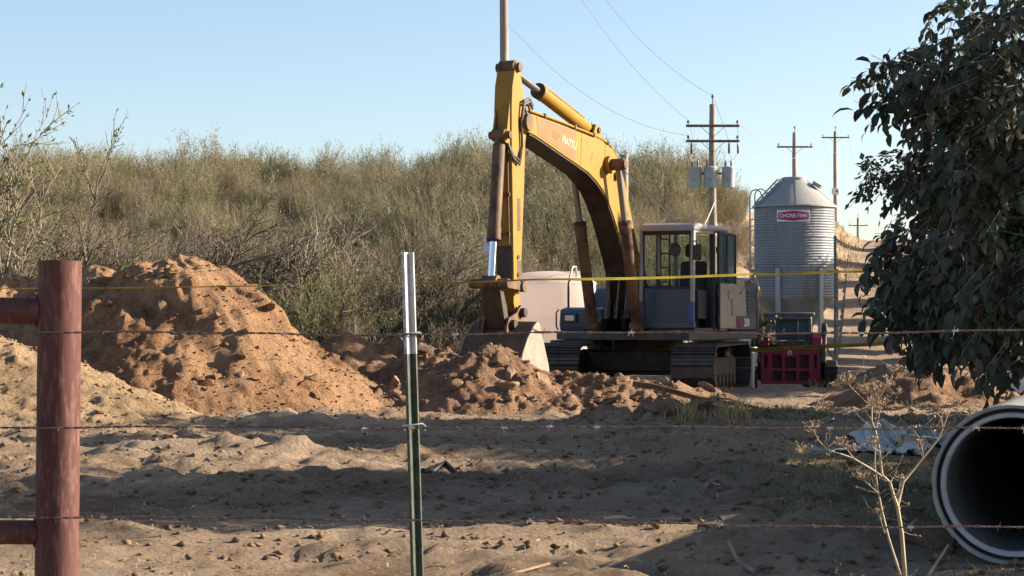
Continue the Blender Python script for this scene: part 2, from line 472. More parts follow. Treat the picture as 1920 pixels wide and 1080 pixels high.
M['rustpipe'] = mat('red_oxide_pipe', (0.075, 0.026, 0.024), 0.75, 0.0, col2=(0.105, 0.040, 0.034), scale=6.0, bump=0.0012, bscale=60, stain=(0.175, 0.085, 0.066), stain_scale=55.0, stain_lo=0.50, stain_hi=0.66, stretch=(1, 1, 0.22), spec=0.3)
M['postgreen'] = mat('tpost_green', (0.050, 0.066, 0.048), 0.4, col2=(0.085, 0.10, 0.08), scale=30)
M['postwhite'] = mat('tpost_white_tip', (0.46, 0.465, 0.48), 0.5, col2=(0.38, 0.38, 0.395), scale=30, stain=(0.35, 0.16, 0.11), stain_scale=25, stain_lo=0.66, stain_hi=0.74)
M['barb'] = mat('barbed_wire_rust', (0.20, 0.155, 0.135), 0.55, 0.5, col2=(0.11, 0.07, 0.055), scale=40)
M['zinc'] = mat('zinc_wire', (0.62, 0.62, 0.60), 0.35, 0.9)
M['concrete'] = mat('pipe_concrete', (0.36, 0.335, 0.30), 0.85, col2=(0.27, 0.25, 0.225), scale=5.0, bump=0.004, bscale=40, stain=(0.28, 0.24, 0.2), stain_scale=3, stain_lo=0.6, stain_hi=0.8)
M['concrete_pale'] = mat('pipe_lip_concrete', (0.46, 0.45, 0.435), 0.8, col2=(0.37, 0.36, 0.345), scale=8.0, bump=0.002)
_n = M['tank'].node_tree; _t = _n.nodes.new('ShaderNodeBsdfTranslucent'); _t.inputs[0].default_value = (.95, .84, .78, 1); _x = _n.nodes.new('ShaderNodeMixShader'); _x.inputs[0].default_value = .6
_n.links.new(_n.nodes['Principled BSDF'].outputs[0], _x.inputs[1]); _n.links.new(_t.outputs[0], _x.inputs[2]); _n.links.new(_x.outputs[0], _n.nodes['Material Output'].inputs['Surface'])
M['bore'] = mat('pipe_bore_shade', (0.17, 0.16, 0.15), 0.9, col2=(0.11, 0.105, 0.10), scale=3.0, bump=0.003, bscale=30)  # concrete darkened in colour to stand for the shade inside the pipe
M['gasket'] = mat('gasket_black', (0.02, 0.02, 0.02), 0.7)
M['red'] = mat('loader_red', (0.27, 0.022, 0.036), 0.5, col2=(0.22, 0.022, 0.036), scale=4.0, stain=(0.24, 0.10, 0.08), stain_scale=4.0, stain_lo=0.6, stain_hi=0.8)
M['ldark'] = mat('loader_dark', (0.035, 0.037, 0.04), 0.55, col2=(0.07, 0.065, 0.06), scale=4.0)
M['lgrey'] = mat('loader_frame', (0.16, 0.175, 0.18), 0.5, col2=(0.12, 0.13, 0.135), scale=3.0)
M['stem'] = mat('dry_stalk', (0.38, 0.31, 0.205), 0.7, col2=(0.28, 0.215, 0.135), scale=14, stretch=(1, 1, 0.3))
M['umbel'] = mat('dry_umbel', (0.36, 0.26, 0.17), 0.85, col2=(0.44, 0.33, 0.22), scale=60)
M['bark'] = mat('walnut_bark', (0.115, 0.10, 0.085), 0.95, col2=(0.19, 0.17, 0.145), scale=8, bump=0.015, bscale=14, stretch=(2, 2, 0.4))
M['twig'] = mat('grey_twig', (0.20, 0.16, 0.125), 0.9, col2=(0.30, 0.245, 0.19), scale=2.5)
M['twigdark'] = mat('dark_branch', (0.09, 0.068, 0.055), 0.9, col2=(0.18, 0.14, 0.115), scale=2.5)
M['leaf_near'] = leaf_mat('thicket_leaf', [(0.15, 0.165, 0.058), (0.21, 0.21, 0.082), (0.27, 0.24, 0.11)], 0.35, vary=.9)
M['leaf_far'] = leaf_mat('slope_shrub_leaf', [(0.135, 0.16, 0.048), (0.19, 0.21, 0.07), (0.25, 0.235, 0.095)], 0.3, vary=1.0)
M['leaf_green'] = leaf_mat('green_shrub_leaf', [(0.11, 0.15, 0.042), (0.165, 0.20, 0.062), (0.21, 0.215, 0.08)], 0.3, vary=.7)
M['walnut'] = leaf_mat('walnut_leaf', [(0.036, 0.052, 0.030), (0.056, 0.068, 0.040), (0.080, 0.072, 0.050), (0.115, 0.080, 0.056)], 0.2, 0.6)
M['walnut_far'] = leaf_mat('walnut_leaf_far', [(0.028, 0.045, 0.018), (0.05, 0.072, 0.028), (0.10, 0.10, 0.03)], 0.25, 0.5)
M['drygrass'] = leaf_mat('dry_grass', [(0.30, 0.22, 0.115), (0.42, 0.32, 0.17), (0.50, 0.40, 0.22)], 0.2, 0.8)
M['greengrass'] = leaf_mat('green_grass', [(0.06, 0.09, 0.03), (0.11, 0.14, 0.05), (0.20, 0.19, 0.08)], 0.2, 0.7)
M['tarpwhite'] = mat('pale_plastic_sheet', (0.47, 0.455, 0.41), 0.55, col2=(0.37, 0.375, 0.345), scale=3.0, stain=(0.36, 0.29, 0.22), stain_scale=2.5, stain_lo=0.55, stain_hi=0.75)
M['tarpteal'] = mat('teal_plastic_sheet', (0.12, 0.205, 0.20), 0.5, col2=(0.22, 0.29, 0.28), scale=4.0, stain=(0.28, 0.23, 0.17), stain_scale=3.0, stain_lo=0.6, stain_hi=0.8)
M['sack'] = mat('sack_cloth', (0.42, 0.33, 0.22), 0.9, col2=(0.34, 0.26, 0.17), scale=5.0)
M['binwhite'] = mat('white_bin', (0.66, 0.63, 0.58), 0.6, col2=(0.58, 0.54, 0.48), scale=2.5, stain=(0.4, 0.33, 0.25), stain_scale=3)
M['blackbar'] = mat('tape_print', (0.03, 0.028, 0.02), 0.6)

# ================================================================== THE SETTING
def axis(stops):
    out = [stops[0][0]]
    for (a, s0), (b, s1) in zip(stops[:-1], stops[1:]):
        p = a
        while True:
            t = (p - a) / (b - a); p = p + s0 + (s1 - s0) * t
            if p >= b - 1e-6: break
            out.append(p)
        out.append(b)
    return np.array(out)

gx = axis([(-700, 120), (-60, 8), (-14, 0.6), (-6.5, 0.075), (6.5, 0.075), (14, 0.5), (60, 5), (700, 120)])
gy = axis([(-60, 8), (6, 0.5), (9.5, 0.06), (18, 0.065), (34, 0.11), (48, 0.5), (110, 1.5), (180, 3), (300, 12), (1500, 150)])
X, Y = np.meshgrid(gx, gy)
Z = ground_z(X, Y) + ground_relief(X, Y)
idx = np.arange(X.size).reshape(X.shape)
F = np.stack([idx[:-1, :-1], idx[:-1, 1:], idx[1:, 1:], idx[1:, :-1]], -1).reshape(-1, 4)
ground = mesh_obj('ground', np_mesh('ground', np.stack([X, Y, Z], -1).reshape(-1, 3), F, M['ground'], smooth=True))
tag(ground, 'bare sandy ground with ruts and small lumps', None, kind='structure')

# the farm track up the hill
ys = np.arange(44, 176, 0.8); us = np.linspace(0, 1, 9)
TX = (8.2 + (ys[:, None] - 54) * 0.163) + us[None] * 4.2; TY = np.repeat(ys[:, None], 9, 1)
TZ = ground_z(TX, TY) + 0.05 + 0.05 * fbm(TX, TY, 1.2, 3, 5) - 0.05 * np.exp(-((us[None] - .25) / .08) ** 2) - 0.05 * np.exp(-((us[None] - .75) / .08) ** 2)
idx = np.arange(TX.size).reshape(TX.shape)
F = np.stack([idx[:-1, :-1], idx[:-1, 1:], idx[1:, 1:], idx[1:, :-1]], -1).reshape(-1, 4)
track = mesh_obj('dirt_road', np_mesh('dirt_road', np.stack([TX, TY, TZ], -1).reshape(-1, 3), F, soil_mat('track_dust', [(0.26, 0.18, 0.12), (0.36, 0.26, 0.18), (0.43, 0.32, 0.23)], 0.4, 2, 10), smooth=True))
tag(track, 'pale dirt farm track climbing the hill beside the silo', None, kind='structure')

# ------------------------------------------------------------------ dug earth
def cone(x, y, x0, y0, h0, s, sy=1.0):
    return h0 - s * np.sqrt((x - x0) ** 2 + ((y - y0) * sy) ** 2 + 0.02)

def bumps(x, y, n, r, xr, yr, rmin, rmax, k=0.8):
    h = np.zeros_like(x)
    for _ in range(n):
        cx, cy = r.uniform(*xr), r.uniform(*yr); rad = rmin + (rmax - rmin) * r.random() ** 2.2
        a = r.uniform(0, 3.14); e = r.uniform(0.6, 1.0)
        dx, dy = x - cx, y - cy
        m = (np.abs(dx) < rad) & (np.abs(dy) < rad)
        if not m.any(): continue
        u = (dx[m] * math.cos(a) + dy[m] * math.sin(a)) / rad; v = (-dx[m] * math.sin(a) + dy[m] * math.cos(a)) / (rad * e)
        q = np.clip(1 - (np.abs(u) ** 2.6 + np.abs(v) ** 2.6), 0, None) ** 0.45
        h[m] = np.maximum(h[m], q * rad * k)
    return h

def grit(P, s, r):
    n = len(P)
    base = np.array([(1, 0, 0), (.1, 1, .1), (-1, .1, 0), (-.1, -1, .1), (.1, .1, .75), (0, 0, -.6)], float)
    j = base[None] * r.uniform(.6, 1.15, (n, 6, 1)) + r.normal(0, .16, (n, 6, 3))
    a = r.uniform(0, 6.28, n); ca, sa = np.cos(a)[:, None], np.sin(a)[:, None]
    V = np.stack([j[:, :, 0] * ca - j[:, :, 1] * sa, j[:, :, 0] * sa + j[:, :, 1] * ca, j[:, :, 2] * .8], -1) * s[:, None, None] + P[:, None]
    Ft = np.array([(0, 1, 4), (1, 2, 4), (2, 3, 4), (3, 0, 4), (1, 0, 5), (2, 1, 5), (3, 2, 5), (0, 3, 5)])
    return V.reshape(-1, 3), (Ft[None] + (np.arange(n) * 6)[:, None, None]).reshape(-1, 3)

def pile(name, label, xr, yr, step, hf, mt, seed, nb, brange, cat='dirt pile', group=None, soft=None):
    r = np.random.default_rng(seed)
    xs = np.arange(xr[0], xr[1], step); yy = np.arange(yr[0], yr[1], step * 1.15)
    x, y = np.meshgrid(xs, yy)
    wx = x + 0.10 * fbm(x, y, 0.5, 3, seed + 5); wy = y + 0.10 * fbm(x, y, 0.5, 3, seed + 9)
    h = hf(wx, wy)
    rough = np.clip(h / 0.3, 0, 1)
    rid = np.abs(fbm(x, y, 0.55, 4, seed + 3)); rid2 = np.abs(fbm(x, y, 0.2, 3, seed + 13))
    amp = 1.0 if soft is None else 1 - (1 - soft[1]) * sstep((x - soft[0]) / 1.2)
    h = h + amp * (bumps(x, y, nb, r, xr, yr, *brange, 0.55) + 0.05 * fbm(x, y, 0.22, 4, seed + 1, .6) - 0.15 * (rid - .15) + 0.05 * (rid2 - .15)) * np.clip((h + 0.15) / 0.25, 0, 1)
    zb = ground_z(x, y)
    z = np.where(h > -0.2, zb + h, zb - 0.2)
    keep = h > -0.12
    idx = np.arange(x.size).reshape(x.shape)
    F = np.stack([idx[:-1, :-1], idx[:-1, 1:], idx[1:, 1:], idx[1:, :-1]], -1).reshape(-1, 4)
    F = F[keep.ravel()[F].any(1)]
    used = np.unique(F); remap = np.full(x.size, -1); remap[used] = np.arange(len(used))
    V = np.stack([x, y, z], -1).reshape(-1, 3)[used]
    root = thing(name, label, cat, (float(np.mean(xr)), float(np.mean(yr)), 0), 0, group)
    V = V - np.array([np.mean(xr), np.mean(yr), 0])
    body = mesh_obj('earth_heap', np_mesh('earth_heap', V, remap[F], mt, smooth=True), root)
    # loose grit lying on the heap
    ng = int(len(V) * .22); pick = r.choice(len(V), ng); gp = V[pick] + np.stack([r.normal(0, step * .4, ng), r.normal(0, step * .4, ng), np.full(ng, .004)], -1)
    gs = .005 + .034 * r.random(ng) ** 5
    gv, gf = grit(gp, gs, r)
    tag(mesh_obj('grit', np_mesh('grit', gv, gf, mt), root), kind='stuff')
    def surf(px, py):
        i = min(max(int(round((py - yy[0]) / (step * 1.15))), 0), len(yy) - 1); j = min(max(int(round((px - xs[0]) / step)), 0), len(xs) - 1)
        return float(z[i, j]), float(h[i, j])
    return root, surf

# clods: broken, flat-sided lumps
def clod_mesh(seed, mt):
    import bmesh
    r = np.random.default_rng(seed)
    bm = bmesh.new()
    bmesh.ops.create_icosphere(bm, subdivisions=2, radius=1.0)
    planes = [(Vector(d), r.uniform(0.28, 0.68)) for d in rand_dirs(r, 9)]
    sc = Vector((1, r.uniform(0.6, 0.95), r.uniform(0.5, 0.8)))
    for v in bm.verts:
        for d, k in planes:
            t = v.co.dot(d) - k
            if t > 0: v.co -= d * t * 0.97
        v.co *= 1.25 + r.normal(0, 0.03)
        v.co = Vector((v.co.x * sc.x, v.co.y * sc.y, v.co.z * sc.z))
    me = bpy.data.meshes.new('clod'); bm.to_mesh(me); bm.free()
    me.materials.append(mt); smooth_by_angle(me, 28)
    return me
CLODS = [clod_mesh(100 + i, M['clod'] if i % 2 else M['redsoil']) for i in range(8)]
CLODS_SAND = [clod_mesh(200 + i, M['sand']) for i in range(5)]

def put_clod(root, x, y, z, s, meshes=CLODS, name='clod'):
    o = bpy.data.objects.new(name, random.choice(meshes))
    link(o, root)
    o.location = Vector((x, y, z)) - root.location
    o.scale = (s, s * random.uniform(.8, 1.15), s * random.uniform(.8, 1.1))
    o.rotation_euler = (random.uniform(-.5, .5), random.uniform(-.5, .5), random.uniform(0, 6.28))
    return o

def hA(x, y):
    h = np.maximum.reduce([cone(x, y, -4.95, 31.2, 2.46, .69), cone(x, y, -6.1, 31.5, 2.25, .62), cone(x, y, -7.4, 31.5, 2.05, .6), cone(x, y, -4.1, 30.9, 1.42, .60, 0.9)])
    h = h + 0.34 * fbm(x, y, 1.3, 3, 41) * np.clip(h, 0, 1)
    gully = 0.30 * np.clip(np.abs(fbm(x * 1.3, y * 0.6, 1.1, 3, 47)) * 2 - .35, 0, 1) * np.clip(h - .25, 0, 1) * sstep((-4.0 - x) / 1.0 + .5)
    step = 0.16 * sstep((y - 29.6 - 0.3 * np.sin(x * 2.1)) / 0.16) * np.exp(-((x + 5.3) / 1.2) ** 2)
    ang = np.arctan2(y - 31.2, x + 4.95); rr_ = np.hypot(x + 4.95, y - 31.2)
    slide = .07 * fbm(ang * 5.0, rr_ * .35, .5, 3, 57) * np.clip(h, 0, .8)
    return h - gully + step + slide - 0.08
pileA, sA = pile('dirt_pile', 'tall orange-brown pile of dug earth with a lumpy crest behind the rusty post', (-10.0, -1.5), (27.0, 35.0), 0.026, hA, M['sand'], 61, 1300, (0.012, 0.06), soft=(-5.2, .45))
for _ in range(110):
    x = random.uniform(-7.8, -2.4); y = random.uniform(28.2, 31.4)
    z, h = sA(x, y)
    if h > .12: put_clod(pileA, x, y, z + .01, random.choice([.03, .04, .05, .07, .10, .13]) * random.uniform(.8, 1.3), CLODS_SAND + CLODS[:2])

def hB(x, y):
    h = np.maximum(cone(x, y, -7.1, 27.7, 1.42, .47), cone(x, y, -6.1, 27.5, 1.02, .45))
    return h + 0.12 * fbm(x, y, .9, 3, 51) * np.clip(h, 0, 1) - 0.05
pileB, sB = pile('sand_pile', 'low smooth heap of pale yellow sand in front of the tall dirt pile', (-11, -3.4), (24.4, 31), 0.034, hB, M['sand_pale'], 71, 1400, (0.010, 0.035), 'sand pile')
for _ in range(60):
    x = random.uniform(-6.8, -4.0); y = random.uniform(25.0, 27.6)
    z, h = sB(x, y)
    if h > .05: put_clod(pileB, x, y, z, random.uniform(.02, .055), CLODS_SAND)

cxp = np.array([-3.4, -2.9, -2.05, -1.75, -1.42, -1.1, -.79, -.55, -.35, -.1, .2, .5, .79, 1.1, 1.34, 1.74, 2.0, 2.29, 2.7, 3.2, 3.8])
chp = np.array([0.0, .30, .62, .72, .94, .90, .76, .90, 1.00, .92, .70, .60, .58, .56, .58, .50, .47, .46, .36, .20, -.05])
def hC(x, y):
    top = np.interp(x, cxp, chp)
    yc = 31.75 + 0.15 * np.sin(x * 2.2)
    d = np.abs(y - yc); d = np.where(y < yc, d * 0.62, d * 0.75)
    h = top - d * 0.85 * (0.75 + 0.35 * top)
    lobe = np.maximum.reduce([cone(x, y, 0.15, 30.9, .42, .5), cone(x, y, 1.5, 31.0, .36, .5), cone(x, y, -1.9, 30.8, .42, .32), cone(x, y, -2.7, 30.4, .34, .33), cone(x, y, -.42, 31.3, 1.10, .62)])
    h = np.maximum(h, lobe)
    return h + 0.22 * fbm(x, y, .8, 3, 81) * np.clip(h + .1, 0, .6) - 0.06
pileC, sC = pile('rubble_mound', 'low mound of broken clods and orange earth in front of the excavator bucket', (-3.8, 4.3), (29.4, 34.0), 0.028, hC, M['redsoil'], 91, 1300, (0.015, 0.10), 'earth mound')
random.seed(31)
n = 0
while n < 120:
    x = random.uniform(-2.8, 3.2); y = random.uniform(29.9, 31.9)
    z, h = sC(x, y)
    if h < -.02: continue
    s = random.choice([.04, .045, .05, .06, .07, .09, .12, .17]) * random.uniform(.8, 1.25)
    if x < -1.0: s *= .7
    put_clod(pileC, x, y, z + s * .12, s); n += 1

def hD(x, y):
    h = np.maximum.reduce([cone(x, y, 1.95, 26.8, .34, .5, 1.2), cone(x, y, 1.25, 26.7, .24, .35, 1.4), cone(x, y, 2.35, 26.7, .32, .55, 1.2)])
    return h + .05 * fbm(x, y, .4, 3, 99)
pileD, sD = pile('clod_heap', 'small heap of grey-brown clods with a grass tuft on the flat ground', (0.6, 3.2), (25.8, 28.0), 0.03, hD, M['clod'], 95, 220, (0.03, 0.13), 'clod heap')
for (x, y, s) in [(1.0, 26.6, .08), (1.2, 26.7, .10), (1.55, 26.5, .09), (1.75, 26.5, .15), (2.0, 26.4, .19), (2.3, 26.45, .17), (2.5, 26.5, .16), (1.4, 26.4, .06), (2.15, 26.3, .09), (1.1, 26.4, .05)]:
    z, h = sD(x, y); put_clod(pileD, x, y, z + s * .25, s)

pileE, sE = pile('trench_spoil', 'dark red-brown spoil bank between the tall dirt pile and the thicket', (-4.2, -0.6), (34.2, 37.6), 0.045, lambda x, y: np.maximum(cone(x, y, -2.75, 35.8, 1.15, .62), cone(x, y, -1.9, 36.0, 1.02, .62)) + .2 * fbm(x, y, .6, 3, 111), M['redsoil'], 113, 260, (0.04, 0.2), 'earth bank')
pileF, sF = pile('brown_mound', 'shaded brown mound under the walnut foliage', (4.2, 8.2), (29.5, 35), 0.06, lambda x, y: np.maximum(cone(x, y, 6.0, 32, .58, .42), cone(x, y, 6.5, 32.2, .55, .42)) + .15 * fbm(x, y, .8, 3, 121), M['redsoil'], 117, 200, (0.04, 0.2), 'earth mound')
pileG, sG = pile('dark_hump', 'small dark soil hump beside the lower yellow tape', (5.4, 8.2), (37.4, 40.0), 0.06, lambda x, y: cone(x, y, 6.75, 38.6, .52, .5) + .1 * fbm(x, y, .5, 3, 131), M['clod'], 119, 60, (0.04, 0.12), 'earth mound')

# small loose crumbs of earth all over the yard
def crumbs(n, xr, yr, smin, smax, seed):
    r = np.random.default_rng(seed)
    x = r.uniform(*xr, n); y = yr[0] + (yr[1] - yr[0]) * r.random(n) ** 1.3
    keep = fbm(x, y, 1.6, 3, seed) + 0.3 * r.random(n) > 0.0
    x, y = x[keep], y[keep]; n = len(x)
    s = smin + (smax - smin) * r.random(n) ** 8
    z = ground_z(x, y) + ground_relief(x, y)
    return grit(np.stack([x, y, z + s * .2], -1), s, r)
V, F = crumbs(42000, (-6, 6), (9.8, 31), .004, .05, 5)
tag(mesh_obj('earth_crumbs', np_mesh('earth_crumbs', V, F, M['clod'])), 'loose crumbs of dry earth strewn over the yard', kind='stuff')

# ------------------------------------------------------------------ grass
def blades(n, xr, yr, hmin, hmax, w, seed, patch=1.5, thr=0.0, lean=0.35, wedge=None, zf=None):
    r = np.random.default_rng(seed)
    x = r.uniform(*xr, n); y = r.uniform(*yr, n)
    keep = fbm(x, y, patch, 3, seed) > thr
    if wedge: keep &= (x > wedge[0] * y) & (x < wedge[1] * y)
    x, y = x[keep], y[keep]; n = len(x)
    z = ground_z(x, y) + ground_relief(x, y) if zf is None else zf(x, y)
    h = hmin + (hmax - hmin) * r.random(n) ** 2
    a = r.uniform(0, 6.28, n); d = np.stack([np.cos(a), np.sin(a), 0 * a], -1); l = rand_dirs(r, n) * lean
    b = np.stack([x, y, z - .01], -1)
    mid = b + np.stack([l[:, 0] * .4, l[:, 1] * .4, np.full(n, .6)], -1) * h[:, None]
    tip = b + np.stack([l[:, 0] * 1.3, l[:, 1] * 1.3, np.full(n, .95)], -1) * h[:, None]
    V = np.stack([b - d * w, b + d * w, mid + d * w * .7, mid - d * w * .7, tip, tip + d * w * .05], 1)
    F = np.array([[0, 1, 2, 3], [3, 2, 5, 4]])
    Fa = (F[None] + (np.arange(n) * 6)[:, None, None]).reshape(-1, 4)
    return V.reshape(-1, 3), Fa, np.repeat(r.random(n), 2)
def stuff_blades(name, label, parts, mt):
    Vs = []; Fs = []; Ts = []; o = 0
    for V, F, T in parts: Vs.append(V); Fs.append(F + o); Ts.append(T); o += len(V)
    return tag(mesh_obj(name, np_mesh(name, np.concatenate(Vs), np.concatenate(Fs), mt, tint=np.concatenate(Ts))), label, kind='stuff')
stuff_blades('dry_grass', 'straw-coloured dry grass in strips across the yard and on the hill bank', [
    blades(14000, (1.6, 9), (21, 37), .03, .16, .006, 11, 1.4, .06),
    blades(5000, (0, 4), (15, 22), .02, .09, .004, 12, 1.2, .12),
    blades(2500, (-3, 3), (11, 15), .015, .06, .003, 13, .9, .15),
    blades(1600, (1.9, 2.9), (25.9, 27), .08, .34, .007, 14, .8, -.05),
    blades(16000, (6, 26), (96, 150), .12, .42, .02, 15, 4.0, -.3, wedge=(.149, .163)),
    blades(3000, (5.6, 7.4), (37.5, 41.5), .1, .4, .01, 16, .7, .05)], M['drygrass'])
stuff_blades('green_grass', 'short green grass and weeds in the shade beside the concrete pipe', [
    blades(12000, (1.7, 4.2), (13.5, 19), .01, .085, .003, 21, 1.0, .02, lean=.6),
    blades(2500, (2.4, 4.5), (26, 28), .03, .16, .004, 22, .8, .05, lean=.6),
    blades(1400, (5, 8), (29.3, 31), .03, .14, .004, 23, 1.0, .06, lean=.6),
    blades(1200, (2.2, 3.6), (9.8, 11.6), .02, .10, .004, 24, .5, .1)], M['greengrass'])

# ------------------------------------------------------------------ the thicket
def shrub_meshes(seed, H, nst, lean, n2, n3, nleaf, leaf, r0, spread=0.55, base=0.5, wob=0.10, leafmat='leaf_near', twigmat='twig', llen=(.05, .11), upb=0.02, twlen=(0.35, 0.16)):
    r = np.random.default_rng(seed)
    a = r.uniform(0, 6.28, nst); q = np.sqrt(r.random(nst)) * base
    P = np.stack([np.cos(a) * q, np.sin(a) * q, np.zeros(nst)], -1)
    D = np.stack([np.cos(a) * spread * r.random(nst) + lean[0], np.sin(a) * spread * r.random(nst) + lean[1], np.full(nst, 1.0)], -1)
    D /= np.linalg.norm(D, axis=1, keepdims=True)
    L = H * r.uniform(.55, 1.05, nst)
    S = [grow(P, D, L, r0 * r.uniform(.6, 1.1, nst), 7, wob, (lean[0] * .06, 0, upb), r, .25)]
    k = r.integers(len(S[0][0]) // 7, len(S[0][0]), n2)
    P2 = S[0][0][k] + (S[0][1][k] - S[0][0][k]) * r.random((n2, 1)); D2 = S[0][4][k] + rand_dirs(r, n2) * .75 + np.array([lean[0] * .25, 0, .25])
    S.append(grow(P2, D2, H * twlen[0] * r.uniform(.4, 1.1, n2), r0 * .42 * r.uniform(.6, 1.1, n2), 4, wob * 1.4, (lean[0] * .04, 0, upb), r, .3))
    k = r.integers(0, len(S[1][0]), n3)
    P3 = S[1][0][k] + (S[1][1][k] - S[1][0][k]) * r.random((n3, 1)); D3 = S[1][4][k] + rand_dirs(r, n3) * .8 + np.array([0, 0, .25])
    S.append(grow(P3, D3, H * twlen[1] * r.uniform(.4, 1.1, n3), r0 * .2, 2, wob * 1.5, (0, 0, upb * 2), r, .4))
    A, B, Ra, Rb = [np.concatenate([s[i] for s in S]) for i in range(4)]
    V, F = segs_mesh(A, B, Ra, Rb)
    tw = np_mesh('branches', V, F, M[twigmat])
    T0, T1 = np.concatenate([S[1][0], S[2][0]]), np.concatenate([S[1][1], S[2][1]])
    w = np.clip(T0[:, 2] / H, .05, 1) ** .5; k = r.choice(len(T0), nleaf, p=w / w.sum())
    C = T0[k] + (T1[k] - T0[k]) * r.random((nleaf, 1))
    ax = (T1[k] - T0[k]); ax /= np.linalg.norm(ax, axis=1, keepdims=True) + 1e-9
    ax = ax + rand_dirs(r, nleaf) * .8
    LV, LF, _ = leaves_np(C, ax, rand_dirs(r, nleaf), r.uniform(*llen, nleaf), r.uniform(*llen, nleaf) * leaf)
    tint = np.clip(r.normal(.5, .28, nleaf), 0, 1)
    lf = np_mesh('foliage', LV, LF, M[leafmat], tint=tint)
    return tw, lf

def proto_pair(i, meshes):
    me = bpy.data.meshes.new('x')
    return meshes
near_protos = [shrub_meshes(300 + i, 3.7, 18, (.55, 0, 0), 380, 2300, 3600, .42, .044, wob=.11, leafmat='leaf_near', twigmat='twig' if i == 0 else 'twigdark', llen=(.04, .085), upb=-.01, twlen=(.34, .13)) for i in range(4)]
green_protos = [shrub_meshes(340 + i, 2.6, 22, (.1, 0, 0), 300, 1500, 4200, .36, .018, wob=.08, leafmat='leaf_green', llen=(.06, .12), upb=.03, twlen=(.4, .18)) for i in range(2)]
far_protos = [shrub_meshes(320 + i, 3.0, 36, (.08, 0, 0), 460, 2200, 4200, .30, .020, spread=.42, base=.75, wob=.07, leafmat='leaf_far', llen=(.06, .13), upb=.05, twlen=(.36, .18)) for i in range(4)]

def scatter(name, label, pts, protos, seed):
    """one mass of shrubs: geometry-node copies of a few grown shrubs"""
    col = bpy.data.collections.new(name + '_kinds')
    for i, (tw, lf) in enumerate(protos):
        a = bpy.data.objects.new('%02d_shrub' % i, None)
        bm_v = np.zeros(0)
        me = tw.copy()
        # join branches and foliage into one mesh with two materials
        nv = len(tw.vertices); va = np.zeros(nv * 3, np.float32); tw.vertices.foreach_get('co', va)
        vb = np.zeros(len(lf.vertices) * 3, np.float32); lf.vertices.foreach_get('co', vb)
        fa = np.zeros(len(tw.loops), np.int32); tw.loops.foreach_get('vertex_index', fa)
        fb = np.zeros(len(lf.loops), np.int32); lf.loops.foreach_get('vertex_index', fb)
        tb = np.zeros(len(lf.polygons), np.float32); lf.attributes['tint'].data.foreach_get('value', tb)
        V = np.concatenate([va, vb]).reshape(-1, 3); F = np.concatenate([fa, fb + nv]).reshape(-1, 4)
        t = np.concatenate([np.full(len(tw.polygons), .5, np.float32), tb])
        me = np_mesh('shrub_kind', V, F, None, tint=t)
        me.materials.append(tw.materials[0]); me.materials.append(lf.materials[0])
        mi = np.zeros(len(F), np.int32); mi[len(tw.polygons):] = 1
        me.polygons.foreach_set('material_index', mi)
        col.objects.link(bpy.data.objects.new('%02d_shrub' % i, me))
    r = np.random.default_rng(seed)
    n = len(pts)
    me = bpy.data.meshes.new(name); me.vertices.add(n)
    me.vertices.foreach_set('co', np.asarray(pts, np.float32)[:, :3].ravel())
    a = me.attributes.new('turn', 'FLOAT_VECTOR', 'POINT')
    rot = np.stack([r.normal(0, .06, n), r.normal(0, .06, n), r.uniform(-.7, .7, n) if 'near' in name else r.uniform(0, 6.28, n)], -1)
    a.data.foreach_set('vector', rot.astype(np.float32).ravel())
    a = me.attributes.new('size', 'FLOAT', 'POINT'); a.data.foreach_set('value', np.asarray(pts, np.float32)[:, 3].copy())
    a = me.attributes.new('pick', 'INT', 'POINT'); a.data.foreach_set('value', r.integers(0, len(protos), n).astype(np.int32))
    o = mesh_obj(name, me)
    g = bpy.data.node_groups.new(name, 'GeometryNodeTree')
    g.interface.new_socket('Geometry', in_out='INPUT', socket_type='NodeSocketGeometry'); g.interface.new_socket('Geometry', in_out='OUTPUT', socket_type='NodeSocketGeometry')
    gi = g.nodes.new('NodeGroupInput'); go = g.nodes.new('NodeGroupOutput')
    ci = g.nodes.new('GeometryNodeCollectionInfo'); ci.inputs['Collection'].default_value = col; ci.inputs['Separate Children'].default_value = True; ci.inputs['Reset Children'].default_value = True
    ip = g.nodes.new('GeometryNodeInstanceOnPoints'); ip.inputs['Pick Instance'].default_value = True
    def named(nm, ty):
        q = g.nodes.new('GeometryNodeInputNamedAttribute'); q.data_type = ty; q.inputs['Name'].default_value = nm; return q.outputs['Attribute']
    e2r = g.nodes.new('FunctionNodeEulerToRotation')
    Lk = g.links
    Lk.new(gi.outputs[0], ip.inputs['Points']); Lk.new(ci.outputs[0], ip.inputs['Instance'])
    Lk.new(named('pick', 'INT'), ip.inputs['Instance Index'])
    Lk.new(named('turn', 'FLOAT_VECTOR'), e2r.inputs[0]); Lk.new(e2r.outputs[0], ip.inputs['Rotation'])
    Lk.new(named('size', 'FLOAT'), ip.inputs['Scale'])
    Lk.new(ip.outputs[0], go.inputs[0])
    md = o.modifiers.new('scatter', 'NODES'); md.node_group = g
    return tag(o, label, kind='stuff')

